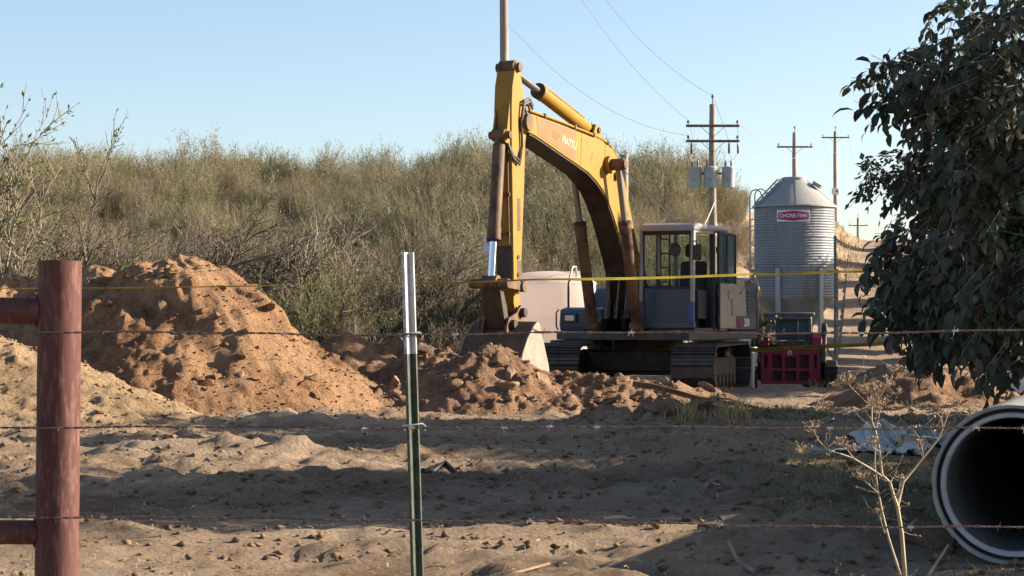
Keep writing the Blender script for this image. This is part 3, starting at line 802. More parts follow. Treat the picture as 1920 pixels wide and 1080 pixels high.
r = np.random.default_rng(77)
pts = []
for y in np.arange(55, 110, 1.75):
    x0, x1 = -.275 * y - 2, min(.113 * y, 8.0 + (y - 54) * .163 - 2.0)
    for x in np.arange(x0, x1, 1.75 + (y - 55) * .012):
        xx = x + r.uniform(-.8, .8); yy = y + r.uniform(-.8, .8)
        edge = sstep((.108 * yy - xx) / 2.5) * .5 + .5
        s = r.uniform(.50, .82) * edge * (1 - .14 * float(sstep((-6 - xx) / 6)))
        s *= 1 + .7 * float(fbm(np.float64(xx), np.float64(yy), 7.0, 3, 5))
        if r.random() < .07: continue
        if 1262 < 960 + xx / yy * FOC < 1400 and 56 < yy < 73.5:
            s = min(s, (CAMZ + .0413 * yy - float(ground_z(xx, yy))) / 3.2)
            if s < .3: continue
        pts.append((xx, yy, float(ground_z(xx, yy)) - .05, s))
scatter('far_thicket', 'mass of olive and tan shrubs covering the slope behind the machines', pts, far_protos + far_protos + green_protos[:1], 3)
pts = []
for y in np.arange(45.5, 56, 1.5):
    for x in np.arange(-.275 * y - 2, .095 * y, 1.45):
        xx = x + r.uniform(-.7, .7); yy = y + r.uniform(-.7, .7)
        if xx > -2 and yy < 48.5: continue
        if xx > 3.2: continue
        big = 0.56 + .38 * sstep((-3.0 - xx) / 6.0)
        pts.append((xx, yy, float(ground_z(xx, yy)) - .05, big * r.uniform(.75, 1.1)))
for y in np.arange(41.2, 46, 1.1):
    for x in np.arange(-.26 * y, -.6, 1.15):
        xx = x + r.uniform(-.5, .5); yy = y + r.uniform(-.5, .5)
        pts.append((xx, yy, float(ground_z(xx, yy)) - .05, r.uniform(.32, .62)))
scatter('near_thicket', 'tangle of grey-brown bare branches behind the dirt piles', pts, near_protos + green_protos, 4)

def shrub(name, label, x, y, s, pr, rz=0.0, lean=(0, 0)):
    t = thing(name, label, 'shrub', (x, y, gz(x, y) - .05), rz, 'bare shrubs at the front of the thicket')
    t.scale = (s, s, s); t.rotation_euler = (lean[0], lean[1], rz)
    mesh_obj('branches', pr[0], t); mesh_obj('foliage', pr[1], t)
    return t
sapl = shrub_meshes(401, 4.2, 3, (.22, 0, 0), 60, 420, 900, .45, .05, spread=.3, base=.2, wob=.10, leafmat='leaf_near', twigmat='twigdark', llen=(.05, .11), upb=.02, twlen=(.32, .10))
sapl2 = shrub_meshes(402, 4.4, 4, (.12, 0, 0), 90, 520, 1500, .40, .045, spread=.35, base=.25, wob=.09, leafmat='leaf_green', twigmat='twig', llen=(.06, .13), upb=.0, twlen=(.34, .14))
shrub('tall_shrub', 'tall leafy shrub reaching highest against the sky above the rusty pipe rail', -10.6, 42.5, 1.22, sapl2, .2)
shrub('forked_sapling', 'bare forked sapling poking above the thicket between the rusty post and the pile crest', -9.0, 44.2, 1.08, sapl, .1)
shrub('bare_shrub', 'dark bare shrub with long arching branches right of the forked sapling', -7.2, 43.0, 1.1, near_protos[1], .15)
shrub('bare_shrub', 'grey bare shrub behind the crest of the tall dirt pile', -5.0, 43.5, .98, near_protos[0], -.1)
shrub('bare_shrub', 'leaning brown shrub just right of the tall dirt pile', -2.6, 43.2, .80, near_protos[3], .25)
shrub('bare_shrub', 'low twiggy shrub directly behind the leaning fence post', -1.7, 44.6, .78, near_protos[2], -.2)
shrub('leafy_shrub', 'low green leafy shrub at the foot of the thicket beside the tall dirt pile', -4.0, 41.5, .8, green_protos[1], .3)
shrub('bare_shrub', 'brown bare shrub just behind the excavator stick', -.35, 45.5, .75, near_protos[1], .1)

# ================================================================== EXCAVATOR   local: x forward, y to the operator's left, z up
ex = thing('excavator', 'large yellow crawler excavator with raised boom, empty off-white cab and bucket on the ground', 'excavator', (2.42, 38.0, -0.02), R(245))

def text_mesh(txt, size, mt, extrude=0.003, bold=0.0, spacing=1.0):
    c = bpy.data.curves.new('t', 'FONT'); c.body = txt; c.size = size; c.extrude = extrude; c.offset = bold; c.align_x = 'CENTER'; c.align_y = 'CENTER'; c.space_character = spacing
    o = bpy.data.objects.new('t', c); scene.collection.objects.link(o)
    dg = bpy.context.evaluated_depsgraph_get()
    me = bpy.data.meshes.new_from_object(o.evaluated_get(dg))
    bpy.data.objects.remove(o); bpy.data.curves.remove(c)
    me.materials.clear(); me.materials.append(mt)
    return me

def put_text(name, me, parent, origin, xdir, updir):
    x = Vector(xdir).normalized(); u = Vector(updir); z = x.cross(u).normalized(); u = z.cross(x)
    o = mesh_obj(name, me, parent)
    m = Matrix((x, u, z)).transposed().to_4x4(); m.translation = Vector(origin)
    o.matrix_local = m
    return o

M['fadedwhite'] = mat('faded_white_letters', (0.44, 0.38, 0.27), .6, col2=(0.40, 0.26, 0.10), scale=9, lo=.5, hi=.7)
# --- crawler tracks
UR = R(10)
def rot_u(x, y): return (x * math.cos(UR) - y * math.sin(UR), x * math.sin(UR) + y * math.cos(UR))
pad = MB().box((0, 0, 0), (0.185, 0.74, 0.028))
for gxx in (-0.07, 0.0, 0.07): pad.box((gxx, 0, 0.026), (0.018, 0.74, 0.032))
pad_me = pad.mesh('track_pad', M['track'])
link_w = MB().box((0, 0, -.06), (0.17, 0.2, 0.1)).mesh('chain_link', M['track'])
for sy in (1, -1):
    cx, cy = rot_u(0, 1.17 * sy)
    tr = MB()
    tr.prism([(-1.45, .22), (-1.5, .55), (-1.2, .62), (1.2, .62), (1.45, .5), (1.4, .2)], -.17, .17)
    for rx in np.linspace(-1.15, 1.15, 7): tr.cyl((rx, -.2, .2), (rx, .2, .2), .12, 14)
    for rx in (-.5, .5): tr.cyl((rx, -.15, .68), (rx, .15, .68), .07, 12)
    t = tr.build('crawler_track', M['grime'], ex, .01)
    t.location = (cx, cy, 0); t.rotation_euler = (0, 0, UR)
    MB().lathe([(.05, -.16), (.33, -.16), (.36, -.10), (.36, .10), (.33, .16), (.05, .16)], 28, (1.62, 0, .44), 'y').build('idler_wheel', M['track'], t)
    MB().lathe([(.05, -.06), (.30, -.06), (.34, -.03), (.34, .03), (.30, .06), (.05, .06)], 20, (-1.62, 0, .46), 'y').build('drive_sprocket', M['track'], t)
    MB().box((1.50, .23 * sy, .36), (.40, .08, .30)).build('guard_plate', M['slate'], t, .01)
    Rt = .40; Lc = 3.24; per = 2 * Lc + 2 * math.pi * Rt; npad = 46
    for k in range(npad):
        s = per * k / npad
        if s < Lc: x, z, a = -1.62 + s, .44 + Rt, 0
        elif s < Lc + math.pi * Rt:
            q = (s - Lc) / Rt; x, z, a = 1.62 + Rt * math.sin(q), .44 + Rt * math.cos(q), q
        elif s < 2 * Lc + math.pi * Rt: x, z, a = 1.62 - (s - Lc - math.pi * Rt), .44 - Rt, math.pi
        else:
            q = (s - 2 * Lc - math.pi * Rt) / Rt; x, z, a = -1.62 - Rt * math.sin(q), .44 - Rt * math.cos(q), math.pi + q
        p = mesh_obj('track_pad', pad_me, t); p.location = (x, 0, z); p.rotation_euler = (0, a, 0)
uc = MB().box((0, 0, .55), (1.3, 1.8, .36)).cyl((0, 0, .7), (0, 0, .95), .62, 32)
for sx in (-.7, .7): uc.bar((sx * .6, -1.0, .45), (sx * .6, 1.0, .45), .3, .28)
o = uc.build('undercarriage_frame', M['grime'], ex, .02); o.rotation_euler = (0, 0, UR)

# --- upper structure
MB().prism([(.95, -1.36), (1.42, -.5), (1.45, .3), (1.42, 1.30), (.9, 1.38), (-2.0, 1.38), (-2.55, .9), (-2.7, 0), (-2.55, -.9), (-2.0, -1.38)], .93, 1.07, 'xy').build('revolving_frame', M['ldark'], ex, .015)
eh = MB()
eh.prism([(-.62, 1.07), (-.62, 1.72), (-.8, 1.86), (-2.05, 1.86), (-2.05, 1.07)], -1.33, .28)
hood = eh.build('engine_hood', M['slate'], ex, .03)
MB().prism([(-.66, 1.07), (-.66, 1.86), (-.80, 2.04), (-1.75, 2.04), (-2.05, 1.96), (-2.05, 1.07)], .29, 1.34).build('side_housing', M['slate'], ex, .05)
sp = MB().prism([(-.70, 1.34), (-.70, 1.86), (-.84, 1.99), (-1.30, 1.99), (-1.36, 1.80), (-1.42, 1.34)], 1.345, 1.362).build('side_panel', M['cream'], ex, .004)
MB().prism([(-.70, 1.10), (-.70, 1.33), (-1.98, 1.33), (-1.98, 1.10)], 1.345, 1.358).build('lower_panel', M['slate'], ex, .004)
put_text('lettering', text_mesh('PC', .20, M['signred'], .004, .006), ex, (-1.05, 1.366, 1.22), (-1, 0, 0), (0, 0, 1))
put_text('lettering', text_mesh('200', .20, M['signwhite'], .004, .006), ex, (-1.42, 1.366, 1.22), (-1, 0, 0), (0, 0, 1))
arc = [(-2.06, 1.37)] + [(-2.06 - .66 * math.cos(a), 1.37 * math.sin(a)) for a in np.linspace(R(80), R(-80), 13)] + [(-2.06, -1.37)]
MB().prism(arc, .98, 1.93, 'xy').build('counterweight', M['slate'], ex, .09)
MB().cyl((-1.3, -.3, 1.86), (-1.3, -.3, 2.05), .05, 14).build('exhaust_pipe', M['ldark'], ex)
tb = MB().prism([(-.55, 1.075), (-.55, 1.50), (.60, 1.50), (.80, 1.46), (.84, 1.2), (.80, 1.075)], -1.36, -.55)
tb = tb.build('tool_box', M['slate'], ex, .025)
MB().box((.845, -1.16, 1.31), (.05, .30, .17)).build('lamp_recess', M['ldark'], tb, .01)
MB().box((.872, -1.14, 1.31), (.02, .18, .10)).build('headlamp', M['lamp'], tb, .008)
MB().tube([(.78, -1.40, 1.10), (.80, -1.43, 1.16), (.80, -1.43, 1.40), (.76, -1.40, 1.46)], .014, 6).build('grab_rail', M['ldark'], tb)
MB().prism([(.2, 1.076), (.2, 1.40), (1.0, 1.32), (1.05, 1.076)], -.54, -.32).build('valve_cover', M['slate'], ex, .02)
MB().box((.85, -.92, .88), (.9, .8, .09)).build('belly_plate', M['ldark'], ex)

# boom foot brackets, valve bank and hoses between the tool box and the cab
bf = MB()
for s in (-1, 1): bf.prism([(.15, 1.07), (.55, 1.75), (.85, 1.9), (1.1, 1.75), (1.45, 1.25), (1.6, 1.07)], s * .30 - .02, s * .30 + .02)
bf.build('boom_bracket', M['grime'], ex, .006)
hs = MB(); rr = random.Random(5)
for k in range(16):
    y0 = rr.uniform(-.22, .22); x0 = rr.uniform(.1, .9); x1 = x0 + rr.uniform(.2, .7)
    hs.tube([(x0, y0, 1.1), (x0 + .05, y0 * 1.3, 1.5 + rr.random() * .3), (x1, y0 * 1.2, 1.9 + rr.random() * .35), (x1 + .2, y0, 1.75 + rr.random() * .3), (x1 + .32, y0 * .9, 1.3)], .018, 6)
hs.build('hydraulic_hoses', M['hose'], ex)
MB().box((-.2, 0, 1.35), (.7, .5, .5)).build('control_valve', M['grime'], ex, .03)

# --- boom
front = [(5.72, 4.20), (5.50, 4.17), (5.29, 4.14), (3.7, 3.81), (3.2, 3.70), (2.87, 3.58), (2.58, 3.44), (2.34, 3.25), (2.1, 3.0), (1.85, 2.68), (1.55, 2.22), (1.28, 1.74), (1.12, 1.52)]
back = [(.85, 1.46), (.66, 1.56), (.62, 1.76), (.80, 2.12), (1.1, 2.68), (1.40, 3.24), (1.64, 3.64), (1.82, 3.90), (1.97, 4.05), (2.19, 4.17), (2.55, 4.245), (3.05, 4.30), (4.18, 4.39), (5.35, 4.47), (5.62, 4.46), (5.74, 4.36)]
boom = MB().prism(front + back, -.215, .215).build('boom', M['yellow'], ex, .012)
pn = MB().prism([(5.22, 4.17), (3.78, 3.87), (3.72, 4.34), (4.2, 4.37), (5.30, 4.45)], .2165, .2195).build('boom_panel', M['orange'], boom)
put_text('lettering', text_mesh('MATSU', .175, M['fadedwhite'], .002, .004, 1.05), boom, (4.02, .222, 4.13), (-1, 0, -.155), (0, 0, 1))
put_text('lettering', text_mesh('KO', .175, M['yellow'], .002, .004, 1.05), boom, (4.53, .222, 4.21), (-1, 0, -.155), (0, 0, 1))
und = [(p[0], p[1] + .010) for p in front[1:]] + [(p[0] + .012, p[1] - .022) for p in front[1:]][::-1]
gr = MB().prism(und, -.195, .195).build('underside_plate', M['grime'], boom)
# steel pipes along the top of the boom
for k, yy in enumerate((.17, .11)):
    pts = [(5.45, yy, 4.53), (4.18, yy, 4.45), (3.05, yy, 4.36), (2.55, yy, 4.31), (2.20, yy, 4.235), (1.95, yy, 4.10), (1.60, yy, 3.67), (1.09, yy, 2.74)]
    MB().tube(pts, .021, 8).build('hydraulic_pipe', M['yellow'], boom)
for x, z in ((4.9, 4.46), (3.7, 4.38), (2.9, 4.31), (2.3, 4.22)):
    MB().box((x, .14, z + .035), (.05, .13, .07)).build('pipe_clamp', M['rustcyl'], boom)
MB().cyl((5.62, -.26, 4.33), (5.62, .26, 4.33), .135, 24).build('tip_boss', M['rustcyl'], boom, .01)
MB().cyl((2.42, -.56, 3.88), (2.42, .56, 3.88), .085, 20).build('cylinder_pin', M['rustcyl'], boom, .01)
MB().cyl((2.42, .22, 3.88), (2.42, .30, 3.88), .15, 20).build('pin_boss', M['yellow'], boom, .01)
br = MB()
for s in (-1, 1): br.prism([(2.40, 4.2), (2.62, 4.53), (2.78, 4.53), (2.95, 4.27)], s * .15 - .02, s * .15 + .02)
br.build('cylinder_bracket', M['yellow'], boom, .006)
MB().cyl((2.68, -.2, 4.44), (2.68, .2, 4.44), .05, 16).build('bracket_pin', M['rustcyl'], boom)

def ram(name, a, b, barrel, rb, rr_, mb, mr, gland=.10):
    """hydraulic cylinder from a (barrel end) to b (rod end); barrel = share of the length"""
    a = Vector(a); b = Vector(b); d = (b - a).normalized(); L = (b - a).length; m = a + d * L * barrel
    bt = MB().tube([a, a + d * .12, a + d * .16, m - d * .16, m - d * .16, m], [rb * .8, rb * .8, rb, rb, rb * 1.1, rb * 1.1], 20)
    bt.cyl(a - Vector((0, rb * 1.1, 0)), a + Vector((0, rb * 1.1, 0)), rb * .95, 18)
    o = bt.build(name, mb, ex)
    MB().tube([m, m + d * .03, m + d * .06], [rb * 1.16, rb * 1.16, rb * .7], 20).build('gland', M['grime'], o)
    rd = MB().cyl(m, b, rr_, 16); rd.build('rod', mr, o)
    MB().cyl(b - Vector((0, rr_ * 2.2, 0)), b + Vector((0, rr_ * 2.2, 0)), rr_ * 1.9, 18).build('rod_eye', M['rustcyl'], o)
    MB().tube([a + d * .3 + Vector((.0, rb * .3, rb * 1.15)), m - d * .1 + Vector((0, rb * .3, rb * 1.15))], .016, 6).build('oil_pipe', mb, o)
    return o
for s in (1, -1): ram('boom_cylinder', (1.56, .41 * s, 1.16), (2.42, .41 * s, 3.88), .64, .098, .052, M['rustcyl'], M['steel_dull'])
ram('stick_cylinder', (2.68, 0, 4.44), (5.86, 0, 5.16), .645, .112, .058, M['yellow'], M['steel_dull'])
ram('bucket_cylinder', (6.17, 0, 4.10), (6.47, 0, 1.86), .70, .098, .055, M['rustcyl'], M['chrome'])

# --- stick
sf = [(5.99, 1.55), (5.985, 1.95), (6.02, 3.0), (6.055, 3.9), (6.06, 4.5), (6.03, 4.86), (5.93, 5.16), (5.90, 5.24)]
sb = [(5.83, 5.27), (5.76, 5.22), (5.74, 5.12), (5.65, 4.86), (5.57, 4.55), (5.50, 4.40), (5.50, 4.22), (5.56, 4.0), (5.60, 3.3), (5.70, 2.2), (5.74, 1.9), (5.74, 1.45), (5.82, 1.36), (5.92, 1.40)]
stick = MB().prism(sf + sb, -.15, .15).build('stick', M['yellow'], ex, .012)
MB().prism([(6.065, 4.05), (6.07, 4.5), (6.16, 4.15), (6.22, 4.02)], -.13, -.10).prism([(6.065, 3.95), (6.065, 4.62), (6.16, 4.2), (6.24, 4.12), (6.22, 3.98)], .085, .125).build('cylinder_bracket', M['yellow'], stick, .006)
MB().cyl((5.84, -.20, 5.16), (5.84, .20, 5.16), .075, 18).build('top_pin', M['rustcyl'], stick, .008)
MB().cyl((6.17, -.17, 4.10), (6.17, .19, 4.10), .06, 18).build('bracket_pin', M['rustcyl'], stick, .008)
MB().box((5.98, 0, 2.15), (.05, .26, .55)).build('scuff_plate', M['grime'], stick, .01)
for z in (1.72, 1.98, 2.25): MB().cyl((5.83, .14, z), (5.83, .165, z), .035, 12).build('plug', M['grime'], stick)
for k, o in enumerate((0, .05)):
    MB().tube([(5.40, .20, 4.56 + o), (5.55, .21, 4.66 + o), (5.72, .20, 4.60 + o), (5.78, .185, 4.35), (5.74, .18, 3.95), (5.86, .19, 3.72 - o), (6.06, .18, 3.80 - o), (6.14, .12, 3.98)], .022, 8).build('hydraulic_hose', M['hose'], stick)
MB().tube([(5.30, .12, 4.50), (5.42, .13, 4.64), (5.56, .14, 4.58), (5.62, .21, 4.42)], .02, 8).build('hydraulic_hose', M['hose'], stick)

# --- bucket linkage and bucket
lk = MB()
for s in (-1, 1):
    lk.bar((5.88, .235 * s, 1.80), (6.47, .235 * s, 1.84), .04, .13)
    lk.cyl((5.88, .21 * s, 1.80), (5.88, .29 * s, 1.80), .085, 18)
lk.cyl((6.47, -.34, 1.84), (6.47, .30, 1.84), .075, 18)
lk.cyl((5.88, -.2, 1.80), (5.88, .2, 1.80), .05, 14)
lk.build('tipping_link', M['rustcyl'], ex, .008)
MB().prism([(6.42, 1.84), (6.53, 1.84), (6.40, 1.45), (6.30, 1.16), (6.14, 1.16), (6.24, 1.5)], -.16, .16).build('bucket_link', M['grime'], ex, .015)
ear = MB()
for s in (-1, 1): ear.prism([(5.74, 1.42), (5.86, 1.52), (6.02, 1.40), (6.30, 1.32), (6.38, 1.18), (6.42, .70), (6.34, .62), (6.0, 1.05), (5.86, 1.16), (5.76, 1.28)], s * .20 - .022, s * .20 + .022)
bk_out = [(5.98, 1.20), (6.07, 1.27), (6.20, 1.20), (6.42, 1.02), (6.60, .80), (6.70, .55), (6.72, .30), (6.62, .10), (6.42, -.04)]
def offset_in(pts, t, c):
    return [(p[0] + (c[0] - p[0]) * t, p[1] + (c[1] - p[1]) * t) for p in pts]
shell_in = offset_in(bk_out, .05, (5.9, .4))
shell = MB().prism(bk_out + shell_in[::-1], -.46, .56).prism([(5.98, 1.20), (5.94, 1.19), (5.60, .60), (5.50, .15), (5.53, .14), (5.64, .60)], -.46, .56)
bucket = shell.build('bucket', M['bucketrust'], ex, .008)
for s, yb in ((-1, -.475), (1, .575)):
    MB().prism([(5.53, .12), (5.66, .60), (5.98, 1.22)] + bk_out[1:] + [(6.1, -.06)], yb - .014, yb + .014).build('side_plate', M['bucket'], bucket, .005)
    MB().prism([(5.58, .10), (5.74, .38), (6.02, .60), (6.36, .66), (6.69, .52), (6.70, .30), (6.60, .10), (6.40, -.05)], yb + s * .023 - .008, yb + s * .023 + .008).build('wear_plate', M['bucket'], bucket, .004)
ear.build('bucket_ears', M['rustcyl'], bucket, .006)
for x, z in ((5.86, 1.40), (6.22, 1.22)): MB().cyl((x, -.30, z), (x, .30, z), .072, 18).build('bucket_pin', M['grime'], bucket, .01)
for k in range(5): MB().prism([(5.52, .16), (5.42, -.10), (5.46, -.12), (5.60, .14)], -.4 + k * .22 - .04, -.4 + k * .22 + .04).build('tooth', M['bucket'], bucket, .004)

# --- cab
cw = M['cabwhite']
X0, X1, Y0, Y1, Z0, Z1 = -.42, 1.32, .36, 1.36, 1.08, 2.92
cab = MB()
cab.bar((X1, Y0 + .035, Z0 + .5), (X1 - .05, Y0 + .035, Z1 - .06), .07, .09, (1, 0, 0)).bar((X1, Y1 - .035, Z0 + .5), (X1 - .05, Y1 - .035, Z1 - .06), .07, .09, (1, 0, 0))
for y in (Y0 + .035, Y1 - .035): cab.box((X0 + .05, y, (Z0 + Z1) / 2), (.10, .07, Z1 - Z0 - .1))
cab.box((.52, Y0 + .035, 2.3), (.10, .066, 1.1))
cab.box((X0 + .05, (Y0 + Y1) / 2, 1.62), (.06, Y1 - Y0 - .14, .9))
cab.box((.44, Y0 + .03, 1.45), (1.6, .05, .72))
cabo = cab.build('cab', cw, ex, .02)
rf = MB().prism([(X0 - .03, Z1 - .10), (X0, Z1), (X1 - .14, Z1 + .02), (X1 - .02, Z1 - .03), (X1 + .02, Z1 - .13)], Y0 - .015, Y1 + .015).build('cab_roof', cw, ex, .045)
MB().box((.55, (Y0 + Y1) / 2 - .05, Z1 + .02), (.7, .68, .035)).build('roof_hatch', M['ldark'], rf, .01)
MB().box((X1 - .08, (Y0 + Y1) / 2, Z1 - .15), (.10, Y1 - Y0 - .16, .07)).build('header_trim', M['dark'], rf, .01)
MB().box((.44, (Y0 + Y1) / 2, Z0 + .03), (1.70, Y1 - Y0 - .02, .06)).build('cab_floor', M['ldark'], ex, .01)
MB().box((X1 - .02, (Y0 + Y1) / 2, Z0 + .115), (.10, Y1 - Y0, .11)).box((X1 + .005, Y0 + .045, Z0 + .32), (.09, .09, .36)).build('front_skirt', M['slate'], ex, .012)
MB().box((X1 + .005, Y1 - .045, Z0 + .32), (.092, .09, .36)).build('corner_stripe', M['bluestripe'], ex, .012)
MB().box((X1 - .02, (Y0 + Y1) / 2, 1.50), (.02, Y1 - Y0 - .17, .62)).build('lower_windscreen', M['glass_low'], cabo, .006)
fr = MB(); zz0, zz1, yy0, yy1 = 1.17, 1.83, Y0 + .075, Y1 - .075
for (a, b) in (((yy0, zz0), (yy1, zz0)), ((yy0, zz1), (yy1, zz1)), ((yy0, zz0), (yy0, zz1)), ((yy1, zz0), (yy1, zz1)), ((yy0, zz1), (yy0, 2.8)), ((yy1, zz1), (yy1, 2.8)), ((yy0, 2.8), (yy1, 2.8))):
    fr.bar((X1 - .012, *a), (X1 - .012, *b), .03, .03, (1, 0, 0))
fr.build('window_seal', M['dark'], cabo)
MB().box((X0 + .05, (Y0 + Y1) / 2, 2.42), (.012, Y1 - Y0 - .15, .72)).build('rear_pane', M['glass'], cabo)
MB().box((.05, Y0 + .03, 2.3), (.80, .012, .95)).build('side_pane', M['glass'], cabo)
MB().box((.90, Y0 + .03, 2.3), (.66, .012, .95)).build('side_pane', M['glass'], cabo)
bars = MB()
for z in (1.95, 2.2, 2.45, 2.7): bars.bar((.02, Y0 + .06, z), (.46, Y0 + .06, z), .02, .022)
bars.bar((.02, Y0 + .06, 1.8), (.02, Y0 + .06, 2.8), .022, .022).bar((.46, Y0 + .06, 1.8), (.46, Y0 + .06, 2.8), .022, .022)
bars.build('window_bars', M['dark'], cabo)
# door opening on the operator's left: dark rear post, door folded back along the side
MB().box((.30, Y1 - .035, 1.98), (.09, .075, 1.75)).build('door_post', M['dark'], cabo, .01)
MB().box((.80, Y1 - .03, Z1 - .12), (.95, .05, .06)).build('door_header', cw, cabo, .01)
MB().box((-.04, Y1 - .03, 1.5), (.62, .05, .82)).build('side_skin', cw, cabo, .01)
dr = MB()
dx0, dx1, dy = -.62, .24, Y1 + .06
dr.box(((dx0 + dx1) / 2, dy, 1.52), (dx1 - dx0, .045, .80))
door = dr.build('cab_door', M['cream'], ex, .025)
df = MB()
for (a, b, w) in (((dx0, 1.9), (dx0, 2.78), .05), ((dx1, 1.1), (dx1, 2.80), .06), ((dx0, 2.78), (dx1, 2.80), .05), ((-.17, 1.93), (-.17, 2.78), .03)):
    df.bar((a[0], dy, a[1]), (b[0], dy, b[1]), .045, w, (1, 0, 0) if a[0] == b[0] else (0, 0, 1))
df.build('door_frame', M['dark'], door, .01)
MB().box((-.19, dy, 2.34), (.80, .012, .86)).build('door_pane', M['glass_low'], door)
MB().tube([(.05, dy + .03, 1.98), (.05, dy + .08, 1.98), (-.32, dy + .08, 1.98), (-.32, dy + .03, 1.98)], .015, 6).build('grab_handle', M['dark'], door)
MB().box((-.30, dy + .03, 1.72), (.26, .02, .16)).box((-.42, dy + .03, 1.5), (.10, .02, .3)).build('door_latch', M['cabwhite'], door, .008)
for z in (1.3, 1.75, 2.5): MB().cyl((.26, dy - .01, z - .05), (.26, dy - .01, z + .05), .035, 10).build('hinge', M['dark'], door)
# inside
st = MB().box((.28, .86, 1.62), (.52, .52, .16)).prism([(.10, 1.68), (.04, 2.30), (-.10, 2.32), (-.06, 1.66)], .62, 1.10)
st.build('operator_seat', M['seat'], cabo, .05)
MB().box((-.02, .86, 2.50), (.13, .30, .24)).build('headrest', M['seat'], cabo, .05)
MB().box((.28, .86, 1.32), (.46, .46, .42)).build('seat_base', M['dark'], cabo, .02)
for y, w in ((.52, .16), (1.18, .12)):
    MB().box((.55, y, 1.55), (.5, w, .5)).tube([(.75, y, 1.75), (.82, y, 1.98)], .02, 8).box((.83, y, 2.02), (.05, .05, .09)).build('control_console', M['dark'], cabo, .02)
MB().lathe([(.01, -.02), (.10, -.02), (.12, 0), (.10, .02), (.01, .02)], 20, (.1, .55, 2.52), 'x').build('fan', M['lgrey'], cabo)
MB().box((.35, 1.24, 1.33), (.5, .06, .45)).build('lunch_box', M['cabwhite'], cabo, .02) if False else None
MB().tube([(X1 + .02, Y0 - .02, 2.2), (X1 + .12, Y0 - .04, 2.2), (X1 + .12, Y0 - .04, 2.45), (X1 + .02, Y0 - .02, 2.45)], .012, 6).build('grab_rail', M['dark'], cabo)

for (x, z0, z1) in ((3.55, 3.80, 4.33), (2.55, 3.44, 4.23)):
    MB().bar((x, .217, z0), (x - .06, .217, z1), .006, .014).build('weld_seam', M['yellow'], boom)
for k, yy in enumerate((-.06, .0, .06)):
    MB().tube([(1.15, yy, 2.80), (.92, yy * 1.6, 2.62), (.55, yy * 2, 2.25), (.35, yy * 2, 1.8), (.30, yy * 2, 1.2)], .022, 8).build('hydraulic_hose', M['hose'], boom)
for yy in (-.10, .10):
    MB().tube([(6.08, yy, 4.30), (6.10, yy, 3.6), (6.07, yy, 2.9), (6.05, yy, 2.45)], .014, 6).build('hydraulic_pipe', M['rustcyl'], stick)
for z in (3.9, 3.2, 2.6): MB().box((6.08, 0, z), (.03, .26, .05)).build('pipe_clamp', M['rustcyl'], stick)
for (x, z, w, h) in ((5.80, 2.9, .12, .5), (5.78, 2.05, .16, .30), (5.80, 3.75, .05, .22)):
    MB().box((x, .1508, z), (w, .002, h)).build('grease_patch', mat('grease_smear', (0.10, 0.058, 0.025), .6, col2=(0.05, .03, .018), scale=9), stick, .0)

# rails, mirror, work lamps and louvres
MB().tube([(.55, -1.30, 1.50), (.55, -1.30, 1.95), (.45, -1.30, 2.0), (-.45, -1.30, 2.0), (-.55, -1.30, 1.95), (-.55, -1.30, 1.50)], .018, 8).build('hand_rail', M['dark'], ex)
for k in range(5): MB().box((.853, -.74, 1.18 + k * .055), (.02, .26, .018)).build('louvre', M['ldark'], tb)
for k in range(6): MB().box((-1.72, 1.352, 1.42 + k * .07), (.42, .02, .022)).build('louvre', M['ldark'], ex)
mr_ = MB().box((1.45, 1.46, 2.42), (.03, .16, .26)).build('mirror', M['dark'], cabo, .02)
MB().tube([(1.30, 1.36, 2.62), (1.44, 1.46, 2.62), (1.45, 1.46, 2.5)], .012, 6).build('mirror_arm', M['dark'], cabo)
for s_ in (1, -1): MB().box((2.02, .26 * s_, 3.72), (.12, .08, .12)).build('work_lamp', M['ldark'], boom, .01)
MB().cyl((-1.05, .55, 2.04), (-1.05, .55, 2.14), .16, 18).build('air_cleaner_cap', M['ldark'], ex, .01)

# ================================================================== SILO
SX, SY = 7.55, 57.0
silo = thing('feed_silo', 'round galvanised corrugated feed silo with conical roof and red and white sign', 'silo', (SX, SY, gz(SX, SY)))
sz = -gz(SX, SY)
RS = 1.07; ze, zb = 4.23 + sz, 1.82 + sz
prof = []
nr = 34
for k in range(nr * 4 + 1):
    z = zb + (ze - zb) * k / (nr * 4)
    prof.append((RS + 0.014 * math.sin(k * math.pi / 2), z))
MB().lathe(prof, 72).build('corrugated_wall', M['galv'], silo, smooth=60)
rp = MB().lathe([(RS + .06, ze - .03), (RS + .06, ze + .01), (.34, ze + .70), (.30, ze + .72), (.01, ze + .72)], 72)
roof = rp.build('conical_roof', M['galvroof'], silo, smooth=25)
for k in range(5):
    a = R(-95) + 2 * math.pi * k / 5
    MB().bar(((RS + .05) * math.cos(a), (RS + .05) * math.sin(a), ze + .02), (.34 * math.cos(a), .34 * math.sin(a), ze + .71), .02, .012).build('roof_seam', M['galvroof'], roof)
MB().lathe([(.01, ze + .79), (.31, ze + .79), (.335, ze + .77), (.335, ze + .69), (.30, ze + .68)], 40).build('roof_lid', M['galvroof'], roof, smooth=30)
MB().cyl((.55, -.25, ze + .53), (.60, -.27, ze + .62), .14, 16).build('roof_vent', M['galvroof'], roof)
MB().lathe([(RS - .02, zb + .02), (RS - .02, zb - .02), (.22, zb - 1.15), (.22, zb - 1.30)], 60).build('hopper', M['galv'], silo, smooth=30)
